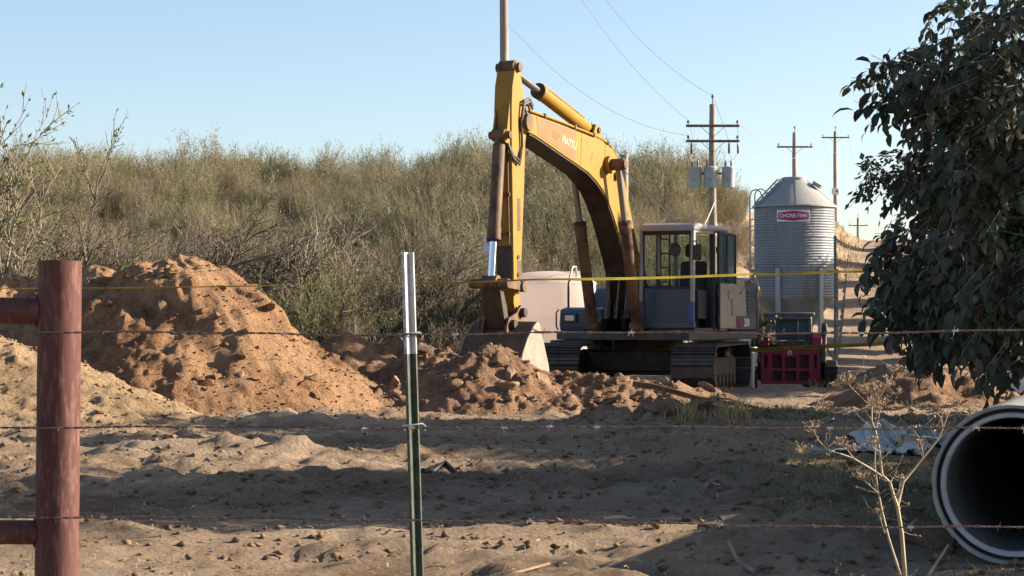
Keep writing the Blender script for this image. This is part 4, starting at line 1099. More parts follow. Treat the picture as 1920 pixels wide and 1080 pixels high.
for k in range(6):
    a = R(-90 + 30) + k * math.pi / 3
    c = Vector((math.cos(a), math.sin(a), 0)); t = Vector((-math.sin(a), math.cos(a), 0))
    lg = MB()
    for s in (-1, 1): lg.bar(c * (RS + .045) + t * s * .055 + Vector((0, 0, 0)), c * (RS + .045) + t * s * .055 + Vector((0, 0, zb + .75)), .012, .08, c)
    lg.bar(c * (RS + .085), c * (RS + .085) + Vector((0, 0, zb + .75)), .12, .012, c)
    lg.build('leg', M['galv'], silo)
for zz in (zb + (ze - zb) / 3, zb + 2 * (ze - zb) / 3): MB().lathe([(RS + .016, zz - .02), (RS + .024, zz), (RS + .016, zz + .02)], 72).build('lap_band', M['galv'], silo)
bolt_me = MB().lathe([(.001, .012), (.012, .010), (.016, 0)], 6).mesh('bolt', M['galv'])
for a_ in (R(-70), R(-130), R(-20)):
    for q_ in range(24):
        o = mesh_obj('bolt', bolt_me, silo); o.location = ((RS + .016) * math.cos(a_), (RS + .016) * math.sin(a_), zb + .05 + q_ * (ze - zb - .1) / 23); o.rotation_euler = (0, R(90), a_)
# ladder on the dark side, loops over the eave
lad = MB()
la = R(196)
c = Vector((math.cos(la), math.sin(la), 0)); t = Vector((-math.sin(la), math.cos(la), 0))
for s in (-1, 1):
    p = c * (RS + .14) + t * s * .17
    lad.tube([p + Vector((0, 0, .3)), p + Vector((0, 0, ze + .30)), p + Vector((0, 0, ze + .42)) - c * .06, p + Vector((0, 0, ze + .46)) - c * .18, p + Vector((0, 0, ze + .40)) - c * .30, p - c * .36 + Vector((0, 0, ze + .22))], .018, 6)
z = .5
while z < ze + .2:
    lad.bar(c * (RS + .14) - t * .17 + Vector((0, 0, z)), c * (RS + .14) + t * .17 + Vector((0, 0, z)), .02, .02); z += .3
lad.build('ladder', M['galv'], silo)
rl = MB()
for s in (-1, 1):
    rl.bar(c * (RS + .02) + t * s * .14 + Vector((0, 0, ze + .08)), c * .42 + t * s * .14 + Vector((0, 0, ze + .74)), .03, .035)
for q in np.linspace(.08, .95, 6): rl.bar(c * (RS + .02 - q * (RS - .40)) - t * .14 + Vector((0, 0, ze + .09 + q * .66)), c * (RS + .02 - q * (RS - .40)) + t * .14 + Vector((0, 0, ze + .09 + q * .66)), .02, .02)
rl.build('roof_ladder', M['galv'], silo)
# sign wrapped on the wall
def wrap_mesh(me, rad, ang0, z0):
    n = len(me.vertices); co = np.zeros(n * 3, np.float32); me.vertices.foreach_get('co', co); co = co.reshape(-1, 3)
    a = ang0 + co[:, 0] / rad; r_ = rad + co[:, 2]
    out = np.stack([r_ * np.cos(a), r_ * np.sin(a), z0 + co[:, 1]], -1).astype(np.float32)
    me.vertices.foreach_set('co', out.ravel()); me.update(); return me
def grid_poly(outline_half, nx, mt, name):
    """outline_half(x) -> half height; a strip across x in [-1, 1] * halfwidth"""
    hw, f = outline_half
    V = []; Fc = []
    for i in range(nx + 1):
        x = -hw + 2 * hw * i / nx; h = f(x); V += [(x, -h, 0), (x, h, 0)]
    for i in range(nx): Fc.append((2 * i, 2 * i + 2, 2 * i + 3, 2 * i + 1))
    me = bpy.data.meshes.new(name); me.from_pydata(V, [], Fc); me.materials.append(mt); return me
ang = math.atan2(-SY, -SX) + R(-1.5)
zs = 3.945 + sz
sg = mesh_obj('sign_plate', wrap_mesh(grid_poly((.445, lambda x: .155), 24, M['signwhite'], 'sign_plate'), RS + .018, ang, zs), silo)
mesh_obj('sign_emblem', wrap_mesh(grid_poly((.41, lambda x: .080 + .058 * (1 - abs(x) / .41)), 24, M['signred'], 'sign_emblem'), RS + .023, ang, zs), sg)
tm = text_mesh('CHORE-TIME', .128, M['signwhite'], .001, .004, 1.0)
mesh_obj('lettering', wrap_mesh(tm, RS + .028, ang, zs), sg)

# ================================================================== POLES AND WIRES
def pole(name, label, x, y, ztop, r0, r1, arms=(), pin=True, group='power poles along the farm track', k=1.0):
    zg = float(ground_z(x, y)) - .3
    t = thing(name, label, 'utility pole', (x, y, zg), 0, group)
    H = (ztop - zg) / k; t.scale = (k, k, k)
    MB().tube([(0, 0, 0), (0.02, 0, H * .4), (-.01, 0, H * .75), (0, 0, H)], [r0, r0 * .9 + r1 * .1, (r0 + r1) / 2, r1], 14).build('shaft', M['wood'], t)
    for (dz, w, rot) in arms:
        za = H - dz
        a = MB().box((0, -r1 - .05, za), (w, .09, .115)).build('crossarm', M['woodd'], t, .006)
        a.rotation_euler = (0, 0, rot)
        for s in (-1, 1):
            MB().bar((s * w * .22, -r1 - .08, za - .04), (0, -r1 - .05, za - .52), .03, .02).build('brace', M['woodd'], t)
            MB().lathe([(.015, .05), (.02, .12), (.05, .13), (.06, .17), (.035, .19), (.05, .21), (.03, .25), (.005, .26)], 12, (s * w * .46, -r1 - .05, za)).build('insulator', M['porcelain'], t)
    if pin:
        MB().cyl((0, -r1, H - .2), (0, -r1, H + .28), .025, 8).lathe([(.02, .26), (.06, .28), (.07, .33), (.04, .36), (.055, .40), (.01, .44)], 12, (0, -r1, H)).build('top_pin', M['porcelain'], t)
    return t, H

pA, HA = pole('wooden_pole', 'tall weathered wooden pole rising behind the top of the excavator stick', (945 - 960) / FOC * 75, 75, 16.5, .16, .13, [(.5, 2.4, 0), (2.6, 2.4, 0)])
pS, HS = pole('wooden_stub', 'short dark wooden post just right of the boom bend', (1171 - 960) / FOC * 66, 66, CAMZ + 300 / FOC * 66, .135, .12, (), False)
KT = 72 / 95.0
PT = at(1336, 195, 72)
pT, HT = pole('transformer_pole', 'wooden pole with two crossarms and three grey transformers', PT.x, 72, PT.z, .17, .125, [(.98, 2.38, 0), (1.66, 2.38, 0)], k=KT)
# transformer cans
for k, dx in enumerate((-.80, -.14, .68)):
    zc = HT - 3.75
    yc = -.42 if k == 1 else -.32
    can = MB().lathe([(.01, 0), (.27, 0), (.29, .03), (.29, .84), (.30, .86), (.30, .90), (.27, .93), (.01, .97)], 24, (dx + (0.02 if k == 1 else 0), yc, zc)).build('transformer_can', M['can'], pT, smooth=30)
    for s in (-1, 1): MB().lathe([(.03, .9), (.06, .95), (.045, 1.0), (.06, 1.05), (.04, 1.1), (.05, 1.16), (.015, 1.24)], 10, (dx + s * .13, yc, zc)).build('bushing', M['porcelain'], can)
    MB().box((dx, yc + .28, zc + .6), (.10, .25, .10)).build('hanger', M['lgrey'], can)
    MB().box((dx - .03, yc - .295, zc + .35), (.16, .02, .03)).build('name_plate', M['porcelain'], can)
MB().bar((-1.0, -.2, HT - 3.1), (.9, -.2, HT - 3.1), .08, .08).build('can_beam', M['woodd'], pT)
for dx in (-.95, .72, 1.12): MB().lathe([(.02, -.55), (.05, -.5), (.05, -.15), (.03, -.1), (.02, 0)], 10, (dx, -.22, HT - 1.68)).build('fuse_cutout', M['porcelain'], pT)
for (a, b) in (((-1.05, -.2, HT - .95), (-.9, -.25, HT - 1.7)), ((1.08, -.2, HT - .95), (1.1, -.25, HT - 1.7)), ((.05, -.15, HT + .2), (.72, -.25, HT - 1.7)), ((1.1, -.25, HT - 2.2), (.55, -.3, HT - 2.65)), ((.72, -.25, HT - 2.2), (.85, -.3, HT - 2.65)), ((-.93, -.25, HT - 2.2), (-.95, -.35, HT - 3.0))):
    m_ = (Vector(a) + Vector(b)) / 2 + Vector((.05, 0, -.08)); MB().tube([a, m_, b], .009, 4).build('jumper_wire', M['wire'], pT)
P3 = at(1490, 248, 145); p3, H3 = pole('power_pole', 'single-crossarm power pole standing behind the silo roof', P3.x, 145, P3.z, .17, .12, [(1.0, 2.4, 0)])
P4 = at(1566.5, 246, 185); p4, H4 = pole('power_pole', 'tall slim power pole with a small white box right of the silo', P4.x, 185, P4.z, .18, .13, [(.55, 2.4, 0)])
bx_ = MB().box((-.02, -.25, H4 - (359 - 246) / FOC * 185), (.62, .25, .55)).build('meter_box', M['signwhite'], p4, .03)
MB().cyl((.08, -.38, H4 - 5.22), (.08, -.40, H4 - 5.22), .09, 14).build('meter_dial', M['ldark'], bx_)
P5 = at(1609, 408, 270); p5, H5 = pole('power_pole', 'farthest small power pole just above the hill crest', P5.x, 270, P5.z, .18, .14, [(1.0, 2.4, 0)])

def wire_thing(name, label, a, b, sag, r, mt, group, n=24):
    a = Vector(a); b = Vector(b)
    pts = [a.lerp(b, i / n) - Vector((0, 0, sag * 4 * (i / n) * (1 - i / n))) for i in range(n + 1)]
    o = MB().tube(pts, r, 5).build(name, mt)
    return tag(o, label, 'wire', group)
G = 'power lines against the sky'
wx_, wy_, wz_ = pA.location
def armA(dx, dz): return (wx_ + dx, wy_ - .2, wz_ + HA - dz + .25)
tx_, ty_, tz_ = pT.location
def armT(dx, dz): return (tx_ + dx * KT, ty_ - .2, tz_ + (HT - dz + .25) * KT)
wire_thing('power_line', 'upper power line from the top of the sky to the transformer pole peak', armA(1.1, .5), armT(0, -.1), 1.0, .0055, M['wire'], G)
wire_thing('power_line', 'second power line crossing the upper one towards the left crossarm end', armA(.2, .0), armT(-1.1, .98), .9, .0055, M['wire'], G)
wire_thing('power_line', 'lowest power line leaving the wooden pole above the excavator', armA(.15, 5.2), armT(-1.1, 1.66), .8, .0055, M['wire'], G)
for k, (pa, Ha, da, pb, Hb, db) in enumerate(((pT, HT, .98, p3, H3, 1.0), (p3, H3, 1.0, p4, H4, .55), (p4, H4, .55, p5, H5, 1.0))):
    for dx in (-1.1, 1.1):
        a = pa.location + Vector((dx, -.2, Ha - da + .25)) * pa.scale.x; b = pb.location + Vector((dx, -.2, Hb - db + .25)) * pb.scale.x
        wire_thing('power_line', ('outer' if dx > 0 else 'inner') + ' faint line between ' + ('the transformer pole and the pole behind the silo', 'the pole behind the silo and the tall slim pole', 'the tall slim pole and the farthest pole')[k], a, b, 1.2, .006, M['wire'], G)
wire_thing('guy_wire', 'pale guy rope slanting down the transformer pole above the cab', (tx_ + .05, ty_ - .2, tz_ + (HT - 4.4) * KT), tuple(at(1318, 428, 70.5)), 0.02, .022, M['rope'], 'guy ropes')
wire_thing('guy_wire', 'pale slack rope between the cab roof and the silo', tuple(at(1372, 431, 70)), tuple(at(1418, 421, 60)), .06, .016, M['rope'], 'guy ropes')
wire_thing('guy_wire', 'dark guy wire slanting from the short post down to the cab roof', tuple(at(1173, 322, 66)), tuple(at(1268, 412, 60)), .05, .014, M['rope'], 'guy ropes')

# ================================================================== WHITE TANK BEHIND THE EXCAVATOR
tx, ty = at(1031, 600, 42.4).x, 42.4
tank = thing('water_tank', 'white plastic water tank with domed lid behind the excavator bucket', 'tank', (tx, ty, gz(tx, ty) - .02))
TR = 86 / FOC * 42.4; th = CAMZ + 62 / FOC * 42.4 - gz(tx, ty)
MB().lathe([(.01, 0), (TR - .03, 0), (TR, .04), (TR, th * .33), (TR - .008, th * .34), (TR, th * .35), (TR, th * .66), (TR - .008, th * .67), (TR, th * .68), (TR, th - .05), (TR + .015, th - .03), (TR + .015, th), (TR - .05, th + .04)], 64).build('tank_body', M['tank'], tank, smooth=30)
dome = [(TR - .05, th + .04)] + [((TR - .06) * math.cos(a), th + .04 + .19 * math.sin(a)) for a in np.linspace(.15, math.pi / 2, 9)]
dome[-1] = (.01, dome[-1][1])
MB().lathe(dome, 64).build('domed_top', M['tank'], tank, smooth=40)
MB().lathe([(.24, 0), (.24, .10), (.22, .12), (.01, .12)], 30, (.50, -.2, th + .10)).build('filler_lid', M['tank'], tank, smooth=30)
p0 = Vector((.34, -TR - .02, 0))
MB().tube([p0 + Vector((0, 0, .9)), p0 + Vector((0, 0, th - .1)), p0 + Vector((.04, .02, th + .12)), p0 + Vector((.09, .2, th + .30)), p0 + Vector((.16, .3, th + .30)), p0 + Vector((.18, .35, th + .05))], .022, 8).build('vent_pipe', M['rope'], tank)

# odds and ends seen under and beside the excavator
b1 = at(1405, 733, 40.6)
wb = thing('white_box', 'upright white box between the excavator track and the red loader', 'container', (b1.x, 40.6, gz(b1.x, 40.6)), R(-28))
MB().box((0, 0, .38), (.24, .26, .80)).build('box_body', M['binwhite'], wb, .02)
MB().box((0, 0, .80), (.26, .28, .05)).build('box_lid', M['binwhite'], wb, .01)
b2 = at(1352, 690, 46.0)
pl_ = thing('crate_stack', 'low stack of pale boards and crates seen beneath the excavator house', 'crates', (b2.x, 46, gz(b2.x, 46)), R(6))
for k, (x, w, h, m_) in enumerate(((-.45, .40, .72, 'plank'), (-.05, .38, .68, 'binwhite'), (.3, .3, .76, 'plank'), (.6, .28, .80, 'binwhite'))):
    MB().box((x, 0, h / 2 + .02), (w, .5, h)).build('crate', M[m_], pl_, .02)

# ================================================================== RED LOADER (seen from behind)
lx = at(1477, 700, 41.0).x
ld = thing('track_loader', 'red and black compact track loader seen from behind next to the excavator', 'loader', (lx, 40.6, -.13), R(-4))
# local: -y towards the camera
body = MB().prism([(-.60, .22), (.60, .22), (.62, .30), (.62, .86), (.56, .92), (-.56, .92), (-.62, .86), (-.62, .30)], .08, 1.5)
body.build('body', M['ldark'], ld, .03)
gd = MB()
W, z0, z1 = .56, .16, .84
def cut_panel(mb, xs, zs, holes, y0, y1):
    for i in range(len(xs) - 1):
        for j in range(len(zs) - 1):
            if (i, j) in holes: continue
            mb.box(((xs[i] + xs[i + 1]) / 2, (y0 + y1) / 2, (zs[j] + zs[j + 1]) / 2), (xs[i + 1] - xs[i] + .002, y1 - y0, zs[j + 1] - zs[j] + .002))
xs = [-.56, -.50, -.44, -.345, -.165, -.11, .11, .165, .345, .44, .50, .56]
zs_ = [.16, .22, .41, .46, .68, .72, .84]
cut_panel(gd, xs, zs_, {(3, 1), (5, 1), (7, 1), (3, 3), (3, 4), (5, 3), (7, 3), (7, 4), (1, 3), (1, 4), (9, 3), (9, 4)}, -.02, .06)
gate = gd.build('rear_door', M['red'], ld)
MB().box((0, .065, .5), (1.1, .008, .66)).build('grille_mesh', mat('grille_mesh', (0.075, 0.012, 0.02), .6), gate)
MB().lathe([(.01, -.012), (.042, -.012), (.048, 0), (.042, .012)], 20, (-.02, -.03, .755), 'y').build('emblem', M['lamp'], gate)
eb = MB().tube([(-.035, -.046, .74), (-.02, -.046, .765), (.0, -.046, .765), (.0, -.046, .745), (-.02, -.046, .735)], .006, 5).build('emblem_mark', M['ldark'], gate)
for s in (-1, 1):
    MB().prism([(-.02, .84), (.9, .84), (.9, 1.16), (.25, 1.18), (.02, 1.10)], s * .52 - .12, s * .52 + .12, 'yz').build('fender', M['red'], ld, .03) if False else None
for s in (-1, 1): MB().prism([(.0, .87), (.8, .87), (.8, 1.12), (.2, 1.14), (.02, 1.04)], s * .50 - .10, s * .50 + .10, 'yz').build('shoulder', M['red'], ld, .025)
MB().box((0, .30, .93), (.80, .5, .10)).build('hood', M['ldark'], ld, .02)
for s in (-1, 1):
    tk = MB().prism([(-.05, .02), (1.7, .02), (1.88, .2), (1.8, .42), (1.2, .52), (.1, .62), (-.12, .45), (-.14, .18)], s * .76 - .13, s * .76 + .13, 'yz').build('rubber_track', M['black'], ld, .03)
    for k in range(5): MB().box((s * .76, -.12 + (.02 if k in (0, 4) else 0), .10 + k * .095), (.25, .05, .035)).build('track_lug', M['black'], tk)
    MB().bar((s * .62, .02, .55), (s * .66, .25, 1.30), .10, .14).build('lift_tower', M['ldark'], ld, .02)
    MB().bar((s * .66, .12, 1.22), (s * .66, 1.7, .75), .09, .14).build('lift_arm', M['ldark'], ld, .02)
cb = MB()
for s in (-1, 1):
    cb.bar((s * .40, .55, .95), (s * .40, .50, 1.46), .08, .08).bar((s * .40, 1.5, .95), (s * .40, 1.5, 1.46), .07, .07)
cb.box((0, 1.0, 1.49), (.98, 1.15, .07)).box((0, .47, 1.42), (.84, .06, .07))
cbo = cb.build('canopy_frame', M['lgrey'], ld, .02)
MB().box((0.05, .52, 1.20), (.74, .012, .42)).build('rear_pane', M['glass_low'], cbo)
MB().box((.0, 1.0, 1.18), (.42, .3, .40)).build('operator_seat', M['ldark'], ld, .04)
# cut branch lying on the hood
r_ = np.random.default_rng(9)
br_ = thing('cut_branch', 'cut leafy branch lying over the top of the red loader', 'branch', (lx - .45, 40.55, .88))
A_, B_, Ra_, Rb_, Dd_ = grow(np.array([[-.55, 0, .12]] * 3), np.array([[1, 0, .15], [1, -.1, -.1], [.9, .2, .25]]), .9, .012, 6, .18, (0, 0, -.03), r_)
V, F = segs_mesh(A_, B_, Ra_, Rb_, 5); mesh_obj('branch', np_mesh('branch', V, F, M['bark']), br_)
k = r_.integers(0, len(A_), 130); C_ = A_[k] + (B_[k] - A_[k]) * r_.random((130, 1))
V, F, q = leaves_np(C_, rand_dirs(r_, 130) + [0, 0, -.3], rand_dirs(r_, 130), r_.uniform(.07, .15, 130), r_.uniform(.03, .06, 130), 'leaf', .1)
mesh_obj('foliage', np_mesh('foliage', V, F, M['walnut_far'], tint=np.repeat(r_.random(130), q)), br_)

# slim steel post with a stay beside the loader
sx_, sd = at(1566, 690, 47).x, 47.0
sp_ = thing('steel_post', 'slim dark steel post with a diagonal stay right of the red loader', 'post', (sx_, sd, gz(sx_, sd) - .1))
MB().cyl((0, 0, 0), (0, 0, 3.15), .032, 10).build('shaft', M['lgrey'], sp_)
MB().cyl((0, -.05, .35), (-.38, -.05, 1.0), .02, 8).build('stay', M['lgrey'], sp_)
MB().cyl((-.42, -.05, .95), (0, -.05, 1.05), .014, 8).build('tie_bar', M['lgrey'], sp_)

# small white marker plate beyond the bucket cylinder
mk = at(914, 463, 44.5)
mp_ = thing('marker_sign', 'small white marker plate with a black dot behind the bucket cylinder rod', 'sign', (mk.x, 44.5, gz(mk.x, 44.5)))
MB().cyl((.05, .02, 0), (.05, .02, mk.z + .2 - gz(mk.x, 44.5)), .02, 8).build('stake', M['lgrey'], mp_)
MB().box((0, 0, mk.z - gz(mk.x, 44.5)), (.17, .012, .45)).build('plate', M['signwhite'], mp_, .003)
MB().cyl((.04, -.007, mk.z + .06), (.04, -.012, mk.z + .06), .055, 16).build('dot', M['ldark'], mp_)

# white field bin half hidden by the leaves
bb = at(1886, 745, 34.5)
wbn = thing('field_bin', 'white plastic field bin partly hidden by walnut leaves near the concrete pipe', 'bin', (bb.x + .38, 34.5, gz(bb.x, 34.5)), R(33))
MB().box((0, 0, .33), (.62, .62, .60)).build('bin_body', M['binwhite'], wbn, .03)
MB().box((0, 0, .65), (.68, .68, .06)).build('bin_rim', M['binwhite'], wbn, .015)
MB().box((0, 0, .05), (.60, .60, .06)).build('bin_skid', M['plank'], wbn, .01)

# ================================================================== WALNUT TREES
def compound_leaves(C, Dn, r, nl, size):
    """each point C carries a drooping stalk along Dn with nl leaflets"""
    n = len(C); cs = []; ax = []; nm = []; L = []
    Dn = Dn / np.linalg.norm(Dn, axis=1, keepdims=True)
    side = np.cross(Dn, np.array([0, 0, 1.0])); side /= np.linalg.norm(side, axis=1, keepdims=True) + 1e-9
    sz = size * r.uniform(.75, 1.2, n)
    for k in range(nl):
        t = (k // 2 + .6) / (nl // 2 + .6); s = 0 if k == nl - 1 else (1 if k % 2 else -1)
        p = C + Dn * (sz * 2.1 * t)[:, None] + np.array([0, 0, -1.0]) * (sz * .5 * t * t)[:, None]
        a = Dn * (.55 if s else 1) + side * s * .85 + np.array([0, 0, -.45]) + r.normal(0, .22, (n, 3))
        cs.append(p); ax.append(a); nm.append(np.array([0, 0, 1.0]) + Dn * .3 + r.normal(0, .45, (n, 3))); L.append(sz * r.uniform(.75, 1.1, n) * (1.15 if not s else .7 + .4 * t))
    L = np.concatenate(L)
    return np.concatenate(cs), np.concatenate(ax), np.concatenate(nm), L, (C, C + Dn * (sz * 2.1)[:, None])

# --- the near tree on the right edge of the picture
r = np.random.default_rng(515)
near = thing('walnut_tree', 'large dark walnut tree with broad drooping leaves filling the right edge', 'tree', (5.7, 16.6, gz(5.7, 16.6) - .1))
clus = [(1652, 118, 24, 24), (1688, 108, 34, 24), (1680, 165, 44, 42), (1672, 205, 14, 28), (1738, 128, 44, 44), (1765, 185, 54, 50), (1820, 130, 50, 60), (1850, 200, 60, 60), (1900, 60, 50, 60), (1880, 0, 50, 40), (1940, 120, 50, 110), (1815, 268, 62, 45), (1880, 310, 60, 90), (1775, 245, 44, 36),
        (1728, 325, 28, 30), (1775, 352, 56, 52), (1840, 380, 70, 70), (1640, 426, 22, 13), (1652, 460, 24, 28), (1692, 470, 44, 45), (1748, 440, 50, 50), (1820, 470, 80, 70), (1900, 450, 50, 100),
        (1662, 520, 32, 34), (1710, 540, 50, 45), (1780, 560, 70, 60), (1860, 570, 70, 70), (1645, 582, 14, 18), (1692, 600, 34, 30), (1742, 625, 44, 35), (1810, 635, 60, 35), (1890, 645, 30, 40),
        (1722, 664, 24, 20), (1770, 675, 34, 16), (1830, 665, 30, 18), (1903, 700, 18, 14), (1990, 250, 70, 200), (2000, 480, 70, 160), (1800, 20, 12, 40),
        (2080, 150, 80, 180), (2100, 420, 80, 160), (2200, 100, 90, 180), (2220, 360, 90, 180), (2330, 120, 90, 180), (2340, 380, 80, 150), (2450, 250, 90, 200), (2560, 260, 60, 150), (2300, -120, 160, 90), (2060, -70, 90, 80)]
NT = 16.3
Cs = []; Ds = []
o3 = np.array(near.location)
for (px, py, a, b) in clus:
    px += 26 * max(0.0, min(1.0, (1800 - px) / 100.0))
    n = int(math.pi * a * b / (300 ** 2) * 400 + 4)
    d = r.uniform(14.6, 18.0, n) if px < 1960 else r.uniform(14.4, 19, n)
    q = np.sqrt(r.random(n)); th_ = r.uniform(0, 6.28, n)
    # clusters are shells of branch ends: the depth spread narrows towards the rim
    d = NT + (d - NT) * np.sqrt(1 - q * q * .8)
    X_ = (px + a * q * np.cos(th_) - 960) / FOC * NT * 1.0; Z_ = CAMZ + (HOR - (py - 8 + b * q * np.sin(th_) * .9)) / FOC * NT
    P = np.stack([X_, d, Z_], -1)
    Cs.append(P)
    out = P - np.array([5.4, 16.5, 2.8]); out /= np.linalg.norm(out, axis=1, keepdims=True)
    Ds.append(out * .7 + r.normal(0, .45, (n, 3)) + np.array([-.1, -.25, -.55]))
C = np.concatenate(Cs); D = np.concatenate(Ds)
kp = fbm(C[:, 0] * 1.0 + C[:, 1] * .25, C[:, 2], .42, 2, 91) > -.13; C = C[kp]; D = D[kp]; C = C - D / np.linalg.norm(D, axis=1, keepdims=True) * .16
cs, ax, nm, L, (s0, s1) = compound_leaves(C, D, r, 7, .128)
V, F, q = leaves_np(cs, ax, nm, L, L * r.uniform(.42, .55, len(L)), 'leaf', .12)
tint = np.clip(r.normal(.42, .25, len(L)), 0, 1)
mesh_obj('crown', np_mesh('crown', V - o3, F, M['walnut'], smooth=True, tint=np.repeat(tint, q)), near)
V, F = segs_mesh(s0 - o3, s1 - o3, np.full(len(s0), .004), np.full(len(s0), .002)); mesh_obj('leaf_stalks', np_mesh('leaf_stalks', V, F, M['twig']), near)
tr = MB().tube([(0, 0, -.2), (.02, 0, .5), (-.02, .02, 1.2), (.05, 0, 1.9)], [.17, .14, .12, .10], 12).build('trunk', M['bark'], near)
lb = MB()
tgt = [(1655, 118), (1680, 170), (1652, 460), (1710, 540), (1645, 582), (1742, 625), (1760, 150), (1850, 140), (1900, 50), (1800, 258), (1748, 300), (1650, 428), (1690, 480), (1745, 400), (1690, 560), (1770, 545), (1735, 630), (1810, 640), (1655, 585), (1990, 250), (2000, 480), (1830, 430)]
for (px, py) in tgt:
    e = Vector(((px - 960) / FOC * NT, NT + r.uniform(-.8, .8), CAMZ + (HOR - py) / FOC * NT)) - Vector(o3)
    s = Vector((0, 0, .8 + r.random() * 1.3)); m1 = s.lerp(e, .45) + Vector((.1, r.uniform(-.3, .3), r.uniform(.1, .4)))
    lb.tube([s, m1, s.lerp(e, .8) + Vector((0, 0, .12)), e], [.032, .020, .011, .004], 7)
lb.build('limbs', M['bark'], near)

# --- the orchard rows behind and beside it
def walnut_proto(seed, nleaf=8000):
    r = np.random.default_rng(seed)
    n = nleaf
    lobes = np.array([[0, 0, 3.3, 1.7, 1.25], [.9, .5, 2.9, 1.2, 1.0], [-.95, .2, 2.7, 1.2, 1.0], [.1, -1.0, 2.8, 1.15, 1.0], [0, .9, 3.6, 1.1, .95], [-.5, -.4, 4.2, .85, .75], [.6, .1, 4.1, .9, .8], [-1.2, -.7, 2.0, .8, .6], [1.2, -.6, 2.0, .8, .6], [-.6, 1.1, 2.1, .8, .6]])
    lobes[:, :3] += r.normal(0, .18, (len(lobes), 3))
    w = lobes[:, 3] ** 2; k = r.choice(len(lobes), n, p=w / w.sum())
    u = rand_dirs(r, n); rad = r.random(n) ** .45
    C = lobes[k, :3] + u * (rad[:, None] * np.stack([lobes[k, 3], lobes[k, 3], lobes[k, 4]], -1))
    keep = fbm(C[:, 0] + C[:, 1] * .7, C[:, 2], .8, 2, seed) > -.18
    C = C[keep]; u = u[keep]
    cs, ax, nm, L, _ = compound_leaves(C, u * .8 + r.normal(0, .35, C.shape) + np.array([0, 0, -.3]), r, 7, .15)
    V, F, q = leaves_np(cs, ax, nm, L, L * .6)
    crown = np_mesh('crown', V, F, M['walnut_far'], tint=np.clip(r.normal(.45, .25, len(L)), 0, 1))
    t = MB().tube([(0, 0, -.2), (.03, 0, .8), (0, .03, 1.6), (.05, 0, 2.3)], [.15, .12, .11, .08], 10)
    for j in range(len(lobes)):
        e = Vector(lobes[j, :3]); s = Vector((0, 0, 1.2 + .6 * r.random())); t.tube([s, s.lerp(e, .5) + Vector((0, 0, .1)), e], [.06, .04, .015], 6)
    return crown, t.mesh('trunk', M['bark'])
wp = [walnut_proto(600 + i) for i in range(3)]
def walnut(label, x, y, s, k, rz):
    t = thing('walnut_tree', label, 'tree', (x, y, float(ground_z(x, y)) - .05), rz, 'walnut trees of the orchard row')
    t.scale = (s, s, s)
    mesh_obj('trunk', wp[k][1], t); mesh_obj('crown', wp[k][0], t)
    return t
def side_limb(t):
    '''the low branch that reaches out to the left of that tree'''
    r = np.random.default_rng(88); n = 120
    px = r.uniform(1622, 1735, n); py = 322 + (px - 1690) * -.05 + r.normal(0, 17, n) * (1 + (px - 1622) / 120)
    d = 27.6 + r.normal(0, .25, n)
    P = np.stack([(px - 960) / FOC * d, d, CAMZ + (HOR - py) / FOC * d], -1)
    inv = np.array((t.matrix_basis.inverted()))
    def loc(Q): return Q @ inv[:3, :3].T + inv[:3, 3]
    cs, ax, nm, L, (a, b) = compound_leaves(P, r.normal(0, .5, (n, 3)) + [-.4, -.1, -.5], r, 7, .11)
    V, F, q = leaves_np(cs, ax, nm, L, L * .5)
    mesh_obj('side_foliage', np_mesh('side_foliage', loc(V), F, M['walnut'], tint=r.random(len(L))), t)
    e = [Vector(loc(np.array([[(p_ - 960) / FOC * 27.6, 27.6, CAMZ + (HOR - z_) / FOC * 27.6]]))[0]) for p_, z_ in ((1990, 350), (1850, 318), (1740, 312), (1640, 328))]
    MB().tube(e[1:], [.022, .014, .006], 7).build('side_limb', M['bark'], t)
orchard = [(9.6, 10.0, .95, 'walnut tree out of sight by the fence that shades the near ground'),
           (6.6, 12.9, .40, 'small walnut tree beside the concrete pipe that shades it'),
           (11.2, 17.6, 1.2, 'walnut tree right of the large dark walnut that shades it'),
           (13.0, 24.6, 1.5, 'tall walnut tree behind the large dark walnut whose shadow crosses the yard'),
           (11.0, 21.3, .9, 'low walnut tree behind the large dark walnut, right of the plastic sheets'),
           (7.75, 27.2, 1.0, 'walnut tree whose small-leaved left tip shows between the two dark leaf masses'),
           (12.8, 38.4, 1.5, 'tall walnut tree behind the white field bin'),
           (11.6, 43.6, .86, 'walnut tree behind the brown mound, right of the red loader'),
           (12.0, 47.0, 1.1, 'walnut tree at the near end of the farm track'),
           (12.6, 52.0, 1.1, 'second walnut tree along the farm track'),
           (14.2, 57.8, 1.02, 'third walnut tree along the farm track'),
           (15.0, 63.5, 1.0, 'fourth walnut tree along the farm track'),
           (16.2, 70.0, 1.0, 'fifth walnut tree along the farm track'),
           (17.6, 78.0, 1.0, 'sixth walnut tree along the farm track'),
           (19.2, 87.0, 1.0, 'seventh walnut tree along the farm track'),
           (21.0, 97.0, 1.0, 'eighth walnut tree along the farm track'),
           (23.0, 108.0, 1.0, 'ninth walnut tree along the farm track'),
           (25.2, 121.0, 1.0, 'tenth walnut tree along the farm track')]
for i, (x, y, s, lab) in enumerate(orchard): wt = walnut(lab, x, y + (.6 if y < 50 else 0), s, i % 3, i * 1.7); side_limb(wt) if 'left tip' in lab else None

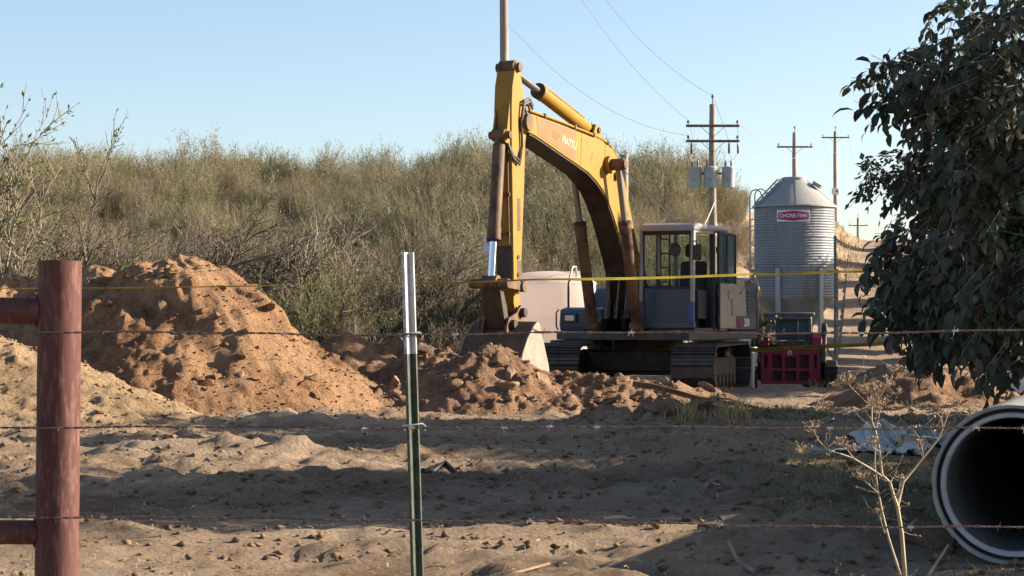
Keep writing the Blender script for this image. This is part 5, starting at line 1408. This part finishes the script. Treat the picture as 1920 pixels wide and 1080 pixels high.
# ================================================================== FENCE
FD = 5.8; FS = FOC / FD
def fx(px): return (px - 960) / FS
def fz(py): return CAMZ + (HOR - py) / FS
brc = thing('pipe_brace', 'thick rusty red steel pipe post with two horizontal pipe rails', 'fence post', (fx(103), FD, -.1))
r0 = .0585; ztop = fz(489) + .1
MB().lathe([(r0 - .006, 0), (r0, 0), (r0, ztop), (r0 - .006, ztop), (r0 - .006, ztop - .1)], 48).build('post', M['rustpipe'], brc, smooth=30)
brc.rotation_euler = (0, R(-.5) * -1, 0)
MB().lathe([(.01, ztop - .012), (r0 - .004, ztop - .012), (r0 - .004, ztop - .002), (.01, ztop + .001)], 40).build('post_cap', M['rustpipe'], brc)
for py, rr_ in ((583, .036), (998, .033)):
    z = fz(py) + .1
    MB().cyl((-.045, 0, z), (-2.4, .06, z - .01), rr_, 28).build('rail', M['rustpipe'], brc)
    MB().lathe([(rr_ + .001, -.062), (rr_ + .008, -.060), (rr_ + .005, -.050), (rr_ + .001, -.046)], 24, (0, 0, z), 'x').build('weld_bead', M['rustpipe'], brc)
# T-post, leaning a little
tp = thing('fence_post', 'leaning green steel fence post with a white painted top', 'fence post', (fx(797), FD, 0))
lean = math.atan((fx(797) - fx(761)) / (fz(473)))
tp.rotation_euler = (0, -lean, R(-24))
Ht = fz(473) / math.cos(lean); zw = fz(664) / math.cos(lean)
def tpost(mb, z0, z1, studs=True):
    mb.box((0, .0, (z0 + z1) / 2), (.036, .0042, z1 - z0))
    mb.box((0, -.0150, (z0 + z1) / 2), (.0055, .026, z1 - z0))
    mb.box((-.0165, -.002, (z0 + z1) / 2), (.003, .006, z1 - z0)); mb.box((.0165, -.002, (z0 + z1) / 2), (.003, .006, z1 - z0))
    return mb
tpost(MB(), 0, zw).build('post_shaft', M['postgreen'], tp, .0008)
tpost(MB(), zw + .0002, Ht).build('white_tip', M['postwhite'], tp, .0008)
stud = MB().box((0, -.0295, 0), (.009, .005, .022)).mesh('stud', M['postgreen'])
studw = MB().box((0, -.0295, 0), (.009, .005, .022)).mesh('stud', M['postwhite'])
z = .3
while z < Ht - .02:
    o = mesh_obj('stud', stud if z < zw else studw, tp); o.location = (0, 0, z); z += .054
for py in (628, 799):
    z = fz(py) / math.cos(lean)
    MB().tube([(-.032, .012, z - .012), (-.027, -.008, z - .004), (-.021, -.022, z + .002), (0, -.036, z + .003), (.022, -.020, z + .005), (.028, .0, z + .006), (.032, .012, z - .002), (.027, .016, z - .014)], .0022, 6).build('wire_clip', M['zinc'], tp)

# barbed wire: two twisted strands, barbs every 12 cm
def barbed(label, pts_px, dy=0.0):
    t = thing('barbed_wire', label, 'barbed wire', (0, FD - .064 + dy, 0), 0, 'barbed wire strands of the fence')
    xs = np.arange(-2.6, 2.7, .006)
    px = [fx(p[0]) for p in pts_px]; pz = [fz(p[1]) for p in pts_px]
    zz = np.interp(xs, px, pz) + .0022 * np.sin(xs * 5.3 + dy * 70) + .0012 * np.sin(xs * 17)
    for s in (0, math.pi):
        ph = xs * 2 * math.pi / .055 + s
        P = np.stack([xs, .0017 * np.cos(ph), zz + .0017 * np.sin(ph)], -1)
        n = len(P)
        V, F = segs_mesh(P[:-1], P[1:], np.full(n - 1, .00150), np.full(n - 1, .00150), 4)
        mesh_obj('strand', np_mesh('strand', V, F, M['barb']), t)
    rr = random.Random(len(label)); x = -2.55
    while x < 2.6:
        z = float(np.interp(x, xs, zz)); b = MB()
        for k in range(2):
            a = rr.uniform(0, 3.14); d = Vector((rr.uniform(-.5, .5), math.cos(a) * .9, math.sin(a))).normalized() * rr.uniform(.010, .016)
            b.tube([Vector((x + k * .005, 0, z)) - d, Vector((x + k * .005, 0, z)) + d], [.0011, .0005], 4)
        b.tube([(x - .006, 0, z), (x + .012, 0, z)], .0033, 6)
        b.build('barb', M['zinc'] if rr.random() < .35 else M['barb'], t)
        x += .122 + rr.uniform(-.012, .012)
    return t
barbed('top barbed wire strand crossing below the white top of the post', [(-900, 622), (100, 622), (640, 627), (1000, 624), (1500, 624), (1920, 619), (2900, 616)])
barbed('middle barbed wire strand level with the lower post clip', [(-900, 798), (100, 799), (766, 799), (1400, 799), (1920, 801), (2900, 801)])
barbed('lowest barbed wire strand across the near shaded ground', [(-900, 962), (100, 965), (780, 970), (1400, 980), (1920, 984), (2900, 990)])

# ================================================================== CAUTION TAPE
def tape_material():
    m, nt, b = _nodes('caution_tape')
    N = nt.nodes; Lk = nt.links
    uv = N.new('ShaderNodeUVMap'); uv.uv_map = 'UVMap'
    mp = N.new('ShaderNodeMapping'); mp.inputs['Scale'].default_value = (1, 1, 1)
    Lk.new(uv.outputs[0], mp.inputs['Vector'])
    sx = N.new('ShaderNodeSeparateXYZ'); Lk.new(mp.outputs[0], sx.inputs[0])
    # letter-sized dark marks in runs along the middle of the tape
    def mth(op, a, bv=None, c=None):
        q = N.new('ShaderNodeMath'); q.operation = op
        for i, v in enumerate((a, bv, c)):
            if v is None: continue
            if isinstance(v, (int, float)): q.inputs[i].default_value = v
            else: Lk.new(v, q.inputs[i])
        return q.outputs[0]
    let = mth('GREATER_THAN', mth('FRACT', mth('DIVIDE', sx.outputs[0], .045)), .55)
    word = mth('GREATER_THAN', mth('FRACT', mth('DIVIDE', sx.outputs[0], .9)), .5)
    band = mth('LESS_THAN', mth('ABSOLUTE', mth('SUBTRACT', sx.outputs[1], .5)), .22)
    f = mth('MULTIPLY', mth('MULTIPLY', let, word), band)
    mx = N.new('ShaderNodeMix'); mx.data_type = 'RGBA'
    Lk.new(f, mx.inputs['Factor']); mx.inputs[6].default_value = (.40, .345, .055, 1); mx.inputs[7].default_value = (.04, .035, .01, 1)
    Lk.new(mx.outputs[2], b.inputs['Base Color']); b.inputs['Roughness'].default_value = .35
    tr_ = N.new('ShaderNodeBsdfTranslucent'); Lk.new(mx.outputs[2], tr_.inputs[0]); ms = N.new('ShaderNodeMixShader'); ms.inputs[0].default_value = .35
    Lk.new(b.outputs[0], ms.inputs[1]); Lk.new(tr_.outputs[0], ms.inputs[2]); Lk.new(ms.outputs[0], N['Material Output'].inputs['Surface'])
    return m
M['tape'] = tape_material()
def tape(name, label, pts, w=.040, twists=None, n=260, group='yellow caution tapes', seed=1):
    """pts: world points; the ribbon turns about its length by twist(t)"""
    r = random.Random(seed)
    P = [Vector(p) for p in pts]; seg = [(P[i + 1] - P[i]).length for i in range(len(P) - 1)]; tot = sum(seg)
    V = []; Fc = []; uv = []
    for i in range(n + 1):
        s = tot * i / n; k = 0; q = s
        while k < len(seg) - 1 and q > seg[k]: q -= seg[k]; k += 1
        c = P[k].lerp(P[k + 1], q / seg[k]); d = (P[k + 1] - P[k]).normalized()
        sag = -.02 * math.sin(math.pi * q / seg[k])
        a = twists(i / n)
        up = Vector((0, 0, 1)); sd = d.cross(up)
        if sd.length < .05: sd = Vector((1, 0, 0))
        sd.normalize(); up = sd.cross(d)
        o = up * math.cos(a) + sd * math.sin(a)
        c = c + Vector((0, 0, sag)); V += [c - o * w / 2, c + o * w / 2]; uv.append(s)
    for i in range(n): Fc.append((2 * i, 2 * i + 2, 2 * i + 3, 2 * i + 1))
    me = bpy.data.meshes.new(name); me.from_pydata([tuple(v) for v in V], [], Fc)
    ul = me.uv_layers.new(name='UVMap')
    for pi, p in enumerate(me.polygons):
        for li, v in zip(p.loop_indices, p.vertices): ul.data[li].uv = (uv[v // 2], v % 2)
    me.materials.append(M['tape'])
    o = mesh_obj(name, me)
    sol = o.modifiers.new('film', 'SOLIDIFY'); sol.thickness = .0006
    return tag(o, label, 'caution tape', group)
tape('caution_tape', 'long yellow caution tape stretched across the excavator cab and the dirt pile', [at(-60, 541, 26.3), at(690, 531, 29), at(1000, 524, 30.5), at(1415, 514, 34.0)], twists=lambda t: 1.22 - .85 * float(sstep((t - .45) / .35)) + .12 * math.sin(t * 23) + (.1 * math.sin(t * 60) if t < .6 else 0))
tape('caution_tape', 'yellow caution tape from the excavator rear past the silo into the walnut leaves', [at(1415, 514, 34.0), at(1560, 509, 33.0), at(1700, 503, 30.5), at(1960, 494, 28.5)], twists=lambda t: .3 + .5 * math.sin(t * 16), seed=2)
tape('caution_tape', 'loose yellow tape end hanging over the excavator rear housing', [at(1412, 514, 34.0), at(1396, 536, 37.0), at(1386, 552, 38.6)], twists=lambda t: t * 5, n=60, seed=3)
tape('caution_tape', 'short twisted yellow tape tail dangling beside the silo ladder', [at(1415, 514, 34.0), at(1421, 530, 34.1), at(1427, 556, 34.3)], twists=lambda t: t * 6, n=60, seed=4)
tape('caution_tape', 'lower yellow caution tape running behind the track and across the red loader', [at(1200, 664, 40.2), at(1385, 656, 40.0), at(1480, 651, 39.6), at(1705, 640, 38.0)], w=.075, twists=lambda t: .15 + .35 * math.sin(t * 14), seed=5)

# ================================================================== CONCRETE PIPE
pd = FOC * CAMZ / (1060 - HOR)
pxw = (1898 - 960) / FOC * pd; pr = .437
cp = thing('concrete_pipe', 'large concrete pipe lying on the ground with its open end towards the fence', 'pipe', (pxw, pd, pr - .005), R(-19))
def chip(o):
    '''uneven cast rim: small chips along the edge'''
    me = o.data; n = len(me.vertices); co = np.zeros(n * 3, np.float32); me.vertices.foreach_get('co', co); co = co.reshape(-1, 3)
    a = np.arctan2(co[:, 2], co[:, 0]); near_ = co[:, 1] < .03
    d = np.abs(fbm(a * 3.0, a * 0 + co[:, 1], .35, 4, 5)) ** 2 * .022
    rad = np.hypot(co[:, 0], co[:, 2]); outer = near_ & (rad > .42)
    co[outer, 0] *= (1 - d / .43)[outer]; co[outer, 2] *= (1 - d / .43)[outer]; co[near_, 1] += (d * .8)[near_]
    me.vertices.foreach_set('co', co.ravel()); me.update()
o_ = MB().lathe([(.437, 4.6), (.437, .02), (.432, .0), (.416, .0), (.411, .010), (.411, .085), (.392, .085), (.392, 4.6)], 96, (0, 0, 0), 'y').build('pipe_barrel', M['concrete'], cp, smooth=30); chip(o_)
MB().lathe([(.396, .088), (.390, .03), (.386, .022), (.368, .022), (.362, .030), (.360, .06)], 96, (0, 0, 0), 'y').build('inner_lip', M['concrete_pale'], cp, smooth=30)
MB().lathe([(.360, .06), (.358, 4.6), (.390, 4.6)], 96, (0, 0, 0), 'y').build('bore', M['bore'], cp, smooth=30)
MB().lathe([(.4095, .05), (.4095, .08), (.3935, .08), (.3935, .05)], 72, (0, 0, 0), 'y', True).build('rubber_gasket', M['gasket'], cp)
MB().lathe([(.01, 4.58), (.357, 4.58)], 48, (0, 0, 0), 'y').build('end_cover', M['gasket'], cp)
# broken concrete piece and the dark log beside it
cc = at(1745, 1012, 12.4)
ch = MB(); ch.prism([(-.17, -.055), (-.12, .06), (.13, .035), (.165, -.03), (.10, -.06)], -.07, .07)
ck = ch.build('concrete_chunk', M['clod'], None, .012)
ck.location = (cc.x - .02, 12.3, gz(cc.x, 12.3) + .055); ck.rotation_euler = (.2, R(22), R(-15)); tag(ck, 'broken slab of grey concrete lying left of the pipe mouth', 'rubble')

# ================================================================== PLASTIC SHEETS
def cloth(name, label, x0, x1, y0, y1, h, seed, mt, hump=None, cat='plastic sheet'):
    nx, ny = 90, 50
    u, v = np.meshgrid(np.linspace(0, 1, nx), np.linspace(0, 1, ny))
    x = x0 + (x1 - x0) * u + .10 * fbm(u * 4, v * 4, 1.0, 3, seed); y = y0 + (y1 - y0) * v + .10 * fbm(u * 4, v * 4, 1.0, 3, seed + 4)
    fold = np.abs(fbm(u * 5 + v, v * 3, 1.0, 4, seed + 8)) * h * 1.1
    z = ground_z(x, y) + ground_relief(x, y) + .015 + fold
    if hump:
        for (hx, hy, hr, hh) in hump: z = z + hh * np.exp(-((x - hx) / hr) ** 2 - ((y - hy) / hr) ** 2)
    edge = np.minimum(np.minimum(u, 1 - u), np.minimum(v, 1 - v)); keep = (edge + .12 * fbm(u * 6, v * 6, 1, 3, seed + 2)) > .02
    idx = np.arange(x.size).reshape(x.shape)
    F = np.stack([idx[:-1, :-1], idx[:-1, 1:], idx[1:, 1:], idx[1:, :-1]], -1).reshape(-1, 4); F = F[keep.ravel()[F].all(1)]
    o = mesh_obj(name, np_mesh(name, np.stack([x, y, z], -1).reshape(-1, 3), F, mt, smooth=True))
    s = o.modifiers.new('film', 'SOLIDIFY'); s.thickness = .004
    return tag(o, label, cat)
wx = lambda px, d: (px - 960) / FOC * d
cloth('plastic_sheet', 'crumpled pale blue-white plastic sheet heaped on the ground behind the dry stalks', wx(1604, 20.8), wx(1708, 20.8), 19.6, 21.5, .11, 31, M['tarpwhite'], [(wx(1655, 21), 21.0, .28, .11)])
cloth('plastic_sheet', 'crumpled teal plastic sheet next to the concrete pipe', wx(1660, 21.2), wx(1785, 21.2), 20.5, 21.8, .14, 37, M['tarpteal'], [(wx(1735, 21.2), 21.4, .3, .16)])
cloth('plastic_strip', 'flat strip of teal plastic trailing left of the crumpled sheets', wx(1512, 20.4), wx(1640, 20.4), 20.1, 20.5, .03, 43, M['tarpteal'], None, 'plastic strip')
cloth('burlap_sack', 'tan sack half under the crumpled plastic sheets', wx(1676, 20.4), wx(1740, 20.4), 20.2, 20.8, .08, 47, M['sack'], [(wx(1705, 20.5), 20.5, .2, .12)], 'sack')

# ================================================================== SMALL THINGS ON THE GROUND
def on_ground_bar(name, label, cat, a, b, w, h, mt, lift=.02):
    a = Vector(a); b = Vector(b)
    o = MB().bar(a, b, w, h).build(name, mt, None, .004)
    return tag(o, label, cat)
M['deadwood'] = mat('dead_wood', (0.055, 0.036, 0.024), .9, col2=(0.12, 0.08, 0.05), scale=6, bump=.006)
pa_, pb_ = at(1188, 720, 30.2), at(1440, 771, 29.2)
fb = thing('fallen_branch', 'long dark fallen branch lying slanted across the end of the rubble mound', 'branch', tuple(pa_))
d_ = pb_ - pa_
MB().tube([d_ * t + Vector((0, 0, .02 * math.sin(t * 9))) for t in np.linspace(0, 1, 9)], [.045, .045, .042, .04, .036, .034, .03, .025, .016], 9).build('limb', M['deadwood'], fb)
MB().tube([d_ * .55, d_ * .7 + Vector((0, -.1, .06)), d_ * .82 + Vector((0, -.2, .04))], [.02, .014, .006], 6).build('side_twig', M['deadwood'], fb)
on_ground_bar('plank', 'long board lying flat behind the dry umbel stalks', 'plank', at(1560, 738, 36.2) , at(1760, 731, 37.0), .12, .04, M['plank'])
def gpt(px, py): 
    d = FOC * CAMZ / (py - HOR); x = (px - 960) / FOC * d
    return Vector((x, d, gz(x, d)))
h_ = [gpt(792, 896), gpt(812, 889), gpt(835, 887), gpt(858, 889), gpt(876, 897)]
for p in h_: p.z += .015
tag(MB().tube(h_, .026, 8).build('black_hose', M['black']), 'short piece of black hose in the shade right of the leaning post', 'hose')
a = gpt(1312, 926); b = gpt(1350, 938)
tag(MB().tube([a + Vector((0, 0, .02)), a.lerp(b, .5) + Vector((0, 0, .04)), b + Vector((0, 0, .015))], [.02, .014, .006], 7).build('pale_husk', M['sack']), 'pale curled husk on the shaded ground', 'litter')
a = gpt(960, 1076); b = gpt(1030, 1066)
tag(MB().tube([a + Vector((0, 0, .01)), b + Vector((0, 0, .02))], .008, 6).build('stick', M['plank']), 'pale stick at the bottom edge right of the leaning post', 'stick')
a = gpt(1738, 1078); b = gpt(1770, 1062)
tag(MB().tube([a + Vector((0, 0, .0)), b + Vector((.02, 0, .12))], [.008, .006], 6).build('stick', M['stem']), 'broken dry stalk stub beside the umbel plant base', 'stick')
a = gpt(1365, 1040); b = gpt(1395, 1062)
tag(MB().tube([a + Vector((0, 0, .05)), a.lerp(b, .6) + Vector((0, 0, .02)), b + Vector((.05, 0, .02))], [.008, .010, .016], 6).build('stick', M['plank']), 'bent dry twig on the near shaded ground', 'stick')
random.seed(12)
for (px, py, s, lab) in ((1022, 822, .06, 'round clod on the lit strip below the rubble mound'), (1322, 998, .035, 'small brown clod in the dry grass near the lowest wire'), (866, 917, .03, 'small pale stone in the shade beside the leaning post')):
    p = gpt(px, py); o = mesh_obj('earth_clod', random.choice(CLODS)); o.location = p + Vector((0, 0, s * .4)); o.scale = (s * 1.3, s, s); tag(o, lab, 'clod', 'loose clods on the flat ground')
# litter of bark chips and pale husks, too many to count
r = np.random.default_rng(21); n = 2600
x = r.uniform(-5, 5, n); y = 10 + 20 * r.random(n) ** 1.4
C = np.stack([x, y, ground_z(x, y) + ground_relief(x, y) + .012], -1)
V, F, q = leaves_np(C, rand_dirs(r, n) * [1, 1, .25], np.array([0, 0, 1.0]) + r.normal(0, .35, (n, 3)), r.uniform(.015, .09, n), r.uniform(.004, .022, n), 'leaf', .25)
tag(mesh_obj('leaf_litter', np_mesh('leaf_litter', V, F, M['drygrass'], tint=np.repeat(r.random(n), q))), 'dry husks and leaf bits strewn over the yard', kind='stuff')

r = np.random.default_rng(23); n = 420
x = r.uniform(-5, 5, n); y = 10 + 20 * r.random(n) ** 1.3; a = r.uniform(0, 6.28, n); L_ = .05 + .25 * r.random(n) ** 3
P0 = np.stack([x, y, ground_z(x, y) + ground_relief(x, y) + .008], -1); x2 = x + np.cos(a) * L_; y2 = y + np.sin(a) * L_
P1 = np.stack([x2, y2, ground_z(x2, y2) + ground_relief(x2, y2) + .012 + .03 * r.random(n)], -1)
V, F = segs_mesh(P0, P1, .002 + .004 * r.random(n) ** 3, np.full(n, .0015), 4)
tag(mesh_obj('twig_litter', np_mesh('twig_litter', V, F, M['twig'])), 'small dry twigs strewn over the yard', kind='stuff')

# ================================================================== DRY UMBEL PLANT BY THE FENCE
DP = 7.4
def dp(px, py, o=0.0): return Vector(((px - 960) / FOC * DP, DP + o, CAMZ + (HOR - py) / FOC * DP))
base = dp(1694, 1290)
um = thing('dry_umbel_plant', 'bleached dry branching plant with withered umbel heads', 'plant', tuple(base))
st_ = MB()
def stalk(pts, radii): st_.tube([dp(*p) - base for p in pts], [q * .54 / FOC * DP for q in radii], 9)
stalk([(1700, 1290), (1696, 1080), (1690, 1000), (1682, 950), (1677, 935)], [9, 8, 7.2, 6.6, 6])
stalk([(1677, 936), (1668, 905), (1653, 890), (1650, 860), (1646, 830), (1640, 805), (1634, 790), (1634, 760)], [6, 5.4, 5, 4.6, 4.3, 4, 3.3, 3])
stalk([(1634, 765), (1615, 745), (1597, 728), (1588, 716)], [2.6, 2, 1.6, 1.3])
stalk([(1634, 765), (1646, 748), (1660, 728), (1672, 705), (1676, 690)], [2.6, 2.1, 1.7, 1.3, 1])
stalk([(1634, 790), (1635, 760), (1632, 735)], [2, 1.5, 1.2])
stalk([(1682, 950), (1698, 905, .05), (1735, 860, .05), (1765, 825, .06), (1776, 800, .06), (1790, 765, .08)], [5.2, 4.6, 3.8, 3, 2.3, 1.5])
stalk([(1774, 803, .06), (1770, 785, .05), (1758, 772, .05)], [2, 1.4, 1])
stalk([(1653, 893), (1630, 878, -.05), (1590, 855, -.1), (1540, 838, -.12), (1522, 820, -.15), (1512, 800, -.15)], [4, 3.4, 2.8, 2.2, 1.6, 1.1])
stalk([(1545, 842, -.12), (1520, 846, -.1), (1497, 840, -.1)], [1.8, 1.3, 1])
stalk([(1590, 853, -.1), (1578, 838, -.1), (1568, 828, -.1)], [2, 1.4, 1.1])
stalk([(1690, 1080, .03), (1668, 1010, .03), (1656, 960, .03), (1648, 920, .03), (1643, 870, .04), (1648, 800, .05), (1660, 760, .08)], [5, 4.4, 3.6, 3, 2.3, 1.7, 1.2])
stalk([(1652, 928, .03), (1632, 912, 0), (1615, 896, 0)], [2.2, 1.6, 1.2])
stalk([(1668, 940, .02), (1680, 920, -.04), (1684, 897, -.05)], [2.2, 1.6, 1.2])
stalk([(1660, 1000, .02), (1650, 975, 0), (1642, 960, -.02)], [2, 1.6, 1.2])
stalk([(1646, 845, -.02), (1634, 838, -.03), (1628, 828, -.04)], [2, 1.4, 1])
stalk([(1735, 862, .05), (1732, 845, .03), (1724, 820, .02), (1715, 806, .02)], [1.8, 1.5, 1.2, .9])
st_.build('stalks', M['stem'], um)
rs_ = np.random.default_rng(52); sv = np.array(st_.v); kk = rs_.integers(0, len(sv), 90); kk = kk[sv[kk, 2] > .35]
A_, B_, Ra_, Rb_, Dd_ = grow(sv[kk], rand_dirs(rs_, len(kk)) * [1, .6, .6] + [0, 0, .35], rs_.uniform(.03, .13, len(kk)), .0011, 4, .22, (0, 0, .04), rs_)
V, F = segs_mesh(A_, B_, Ra_, Rb_, 4); tag(mesh_obj('fine_twigs', np_mesh('fine_twigs', V, F, M['stem']), um), kind='stuff')
kb = rs_.integers(len(A_) // 2, len(A_), 260)
V, F, q = leaves_np(B_[kb], rand_dirs(rs_, 260), rand_dirs(rs_, 260), rs_.uniform(.004, .014, 260), rs_.uniform(.003, .007, 260)); tag(mesh_obj('dry_husks', np_mesh('dry_husks', V, F, M['umbel']), um), kind='stuff')
r = np.random.default_rng(44)
for (px, py, s, o) in ((1588, 712, 1.0, 0), (1572, 722, .7, 0), (1676, 690, .6, 0), (1650, 722, 1.1, 0), (1632, 728, 1.0, 0), (1668, 716, .9, .05), (1684, 735, .6, .05), (1790, 758, .8, .08), (1758, 770, .35, .05), (1512, 798, .9, -.15), (1497, 838, .9, -.1), (1568, 826, .8, -.1), (1615, 893, .8, 0), (1684, 894, .35, -.05), (1642, 957, .35, -.02), (1628, 826, .6, -.04), (1660, 756, .8, .08), (1548, 762, .9, .1), (1590, 838, .5, -.08), (1716, 804, .3, .02)):
    c = dp(px, py, o) - base; n = int(14 * s) + 5
    dirs = rand_dirs(r, n) * [1, 1, .55] + [0, 0, .55]; L_ = .038 * s * r.uniform(.6, 1.2, (n, 1))
    P0 = np.repeat(np.array([c]) - [0, 0, .018 * s], n, 0); P1 = P0 + dirs * L_
    k2 = np.repeat(np.arange(n), 5); Q1 = P1[k2] + (rand_dirs(r, len(k2)) * [1, 1, .6] + [0, 0, .4]) * .010 * r.uniform(.6, 1.3, (len(k2), 1))
    V1, F1 = segs_mesh(np.concatenate([P0, P1[k2]]), np.concatenate([P1, Q1]), np.concatenate([np.full(n, .0011), np.full(len(k2), .0008)]), np.concatenate([np.full(n, .0009), np.full(len(k2), .0022)]))
    mesh_obj('umbel_head', np_mesh('umbel_head', V1, F1, M['umbel']), um)
# reddish withered weed at the bottom edge
wb_ = gpt(1575, 1078); wb_ = Vector(((1575 - 960) / FOC * 10.6, 10.6, gz(1.63, 10.6)))
we = thing('withered_weed', 'low reddish-brown withered weed at the bottom edge left of the umbel plant', 'weed', tuple(wb_))
r = np.random.default_rng(46); n = 70
A_, B_, Ra_, Rb_, Dd_ = grow(r.normal(0, .06, (n, 3)) * [1.6, .6, 0], rand_dirs(r, n) * [1, .5, .3] + [0, 0, .55], r.uniform(.06, .16, n), .0022, 4, .25, (0, 0, -.02), r)
V, F = segs_mesh(A_, B_, Ra_, Rb_); mesh_obj('stems', np_mesh('stems', V, F, mat('red_weed', (.28, .12, .09), .8, col2=(.34, .22, .12), scale=20)), we)
k = r.integers(0, len(A_), 160)
V, F, q = leaves_np(B_[k], rand_dirs(r, 160), rand_dirs(r, 160), r.uniform(.015, .04, 160), r.uniform(.008, .018, 160))
mesh_obj('leaves', np_mesh('leaves', V, F, M['drygrass'], tint=r.random(160)), we)
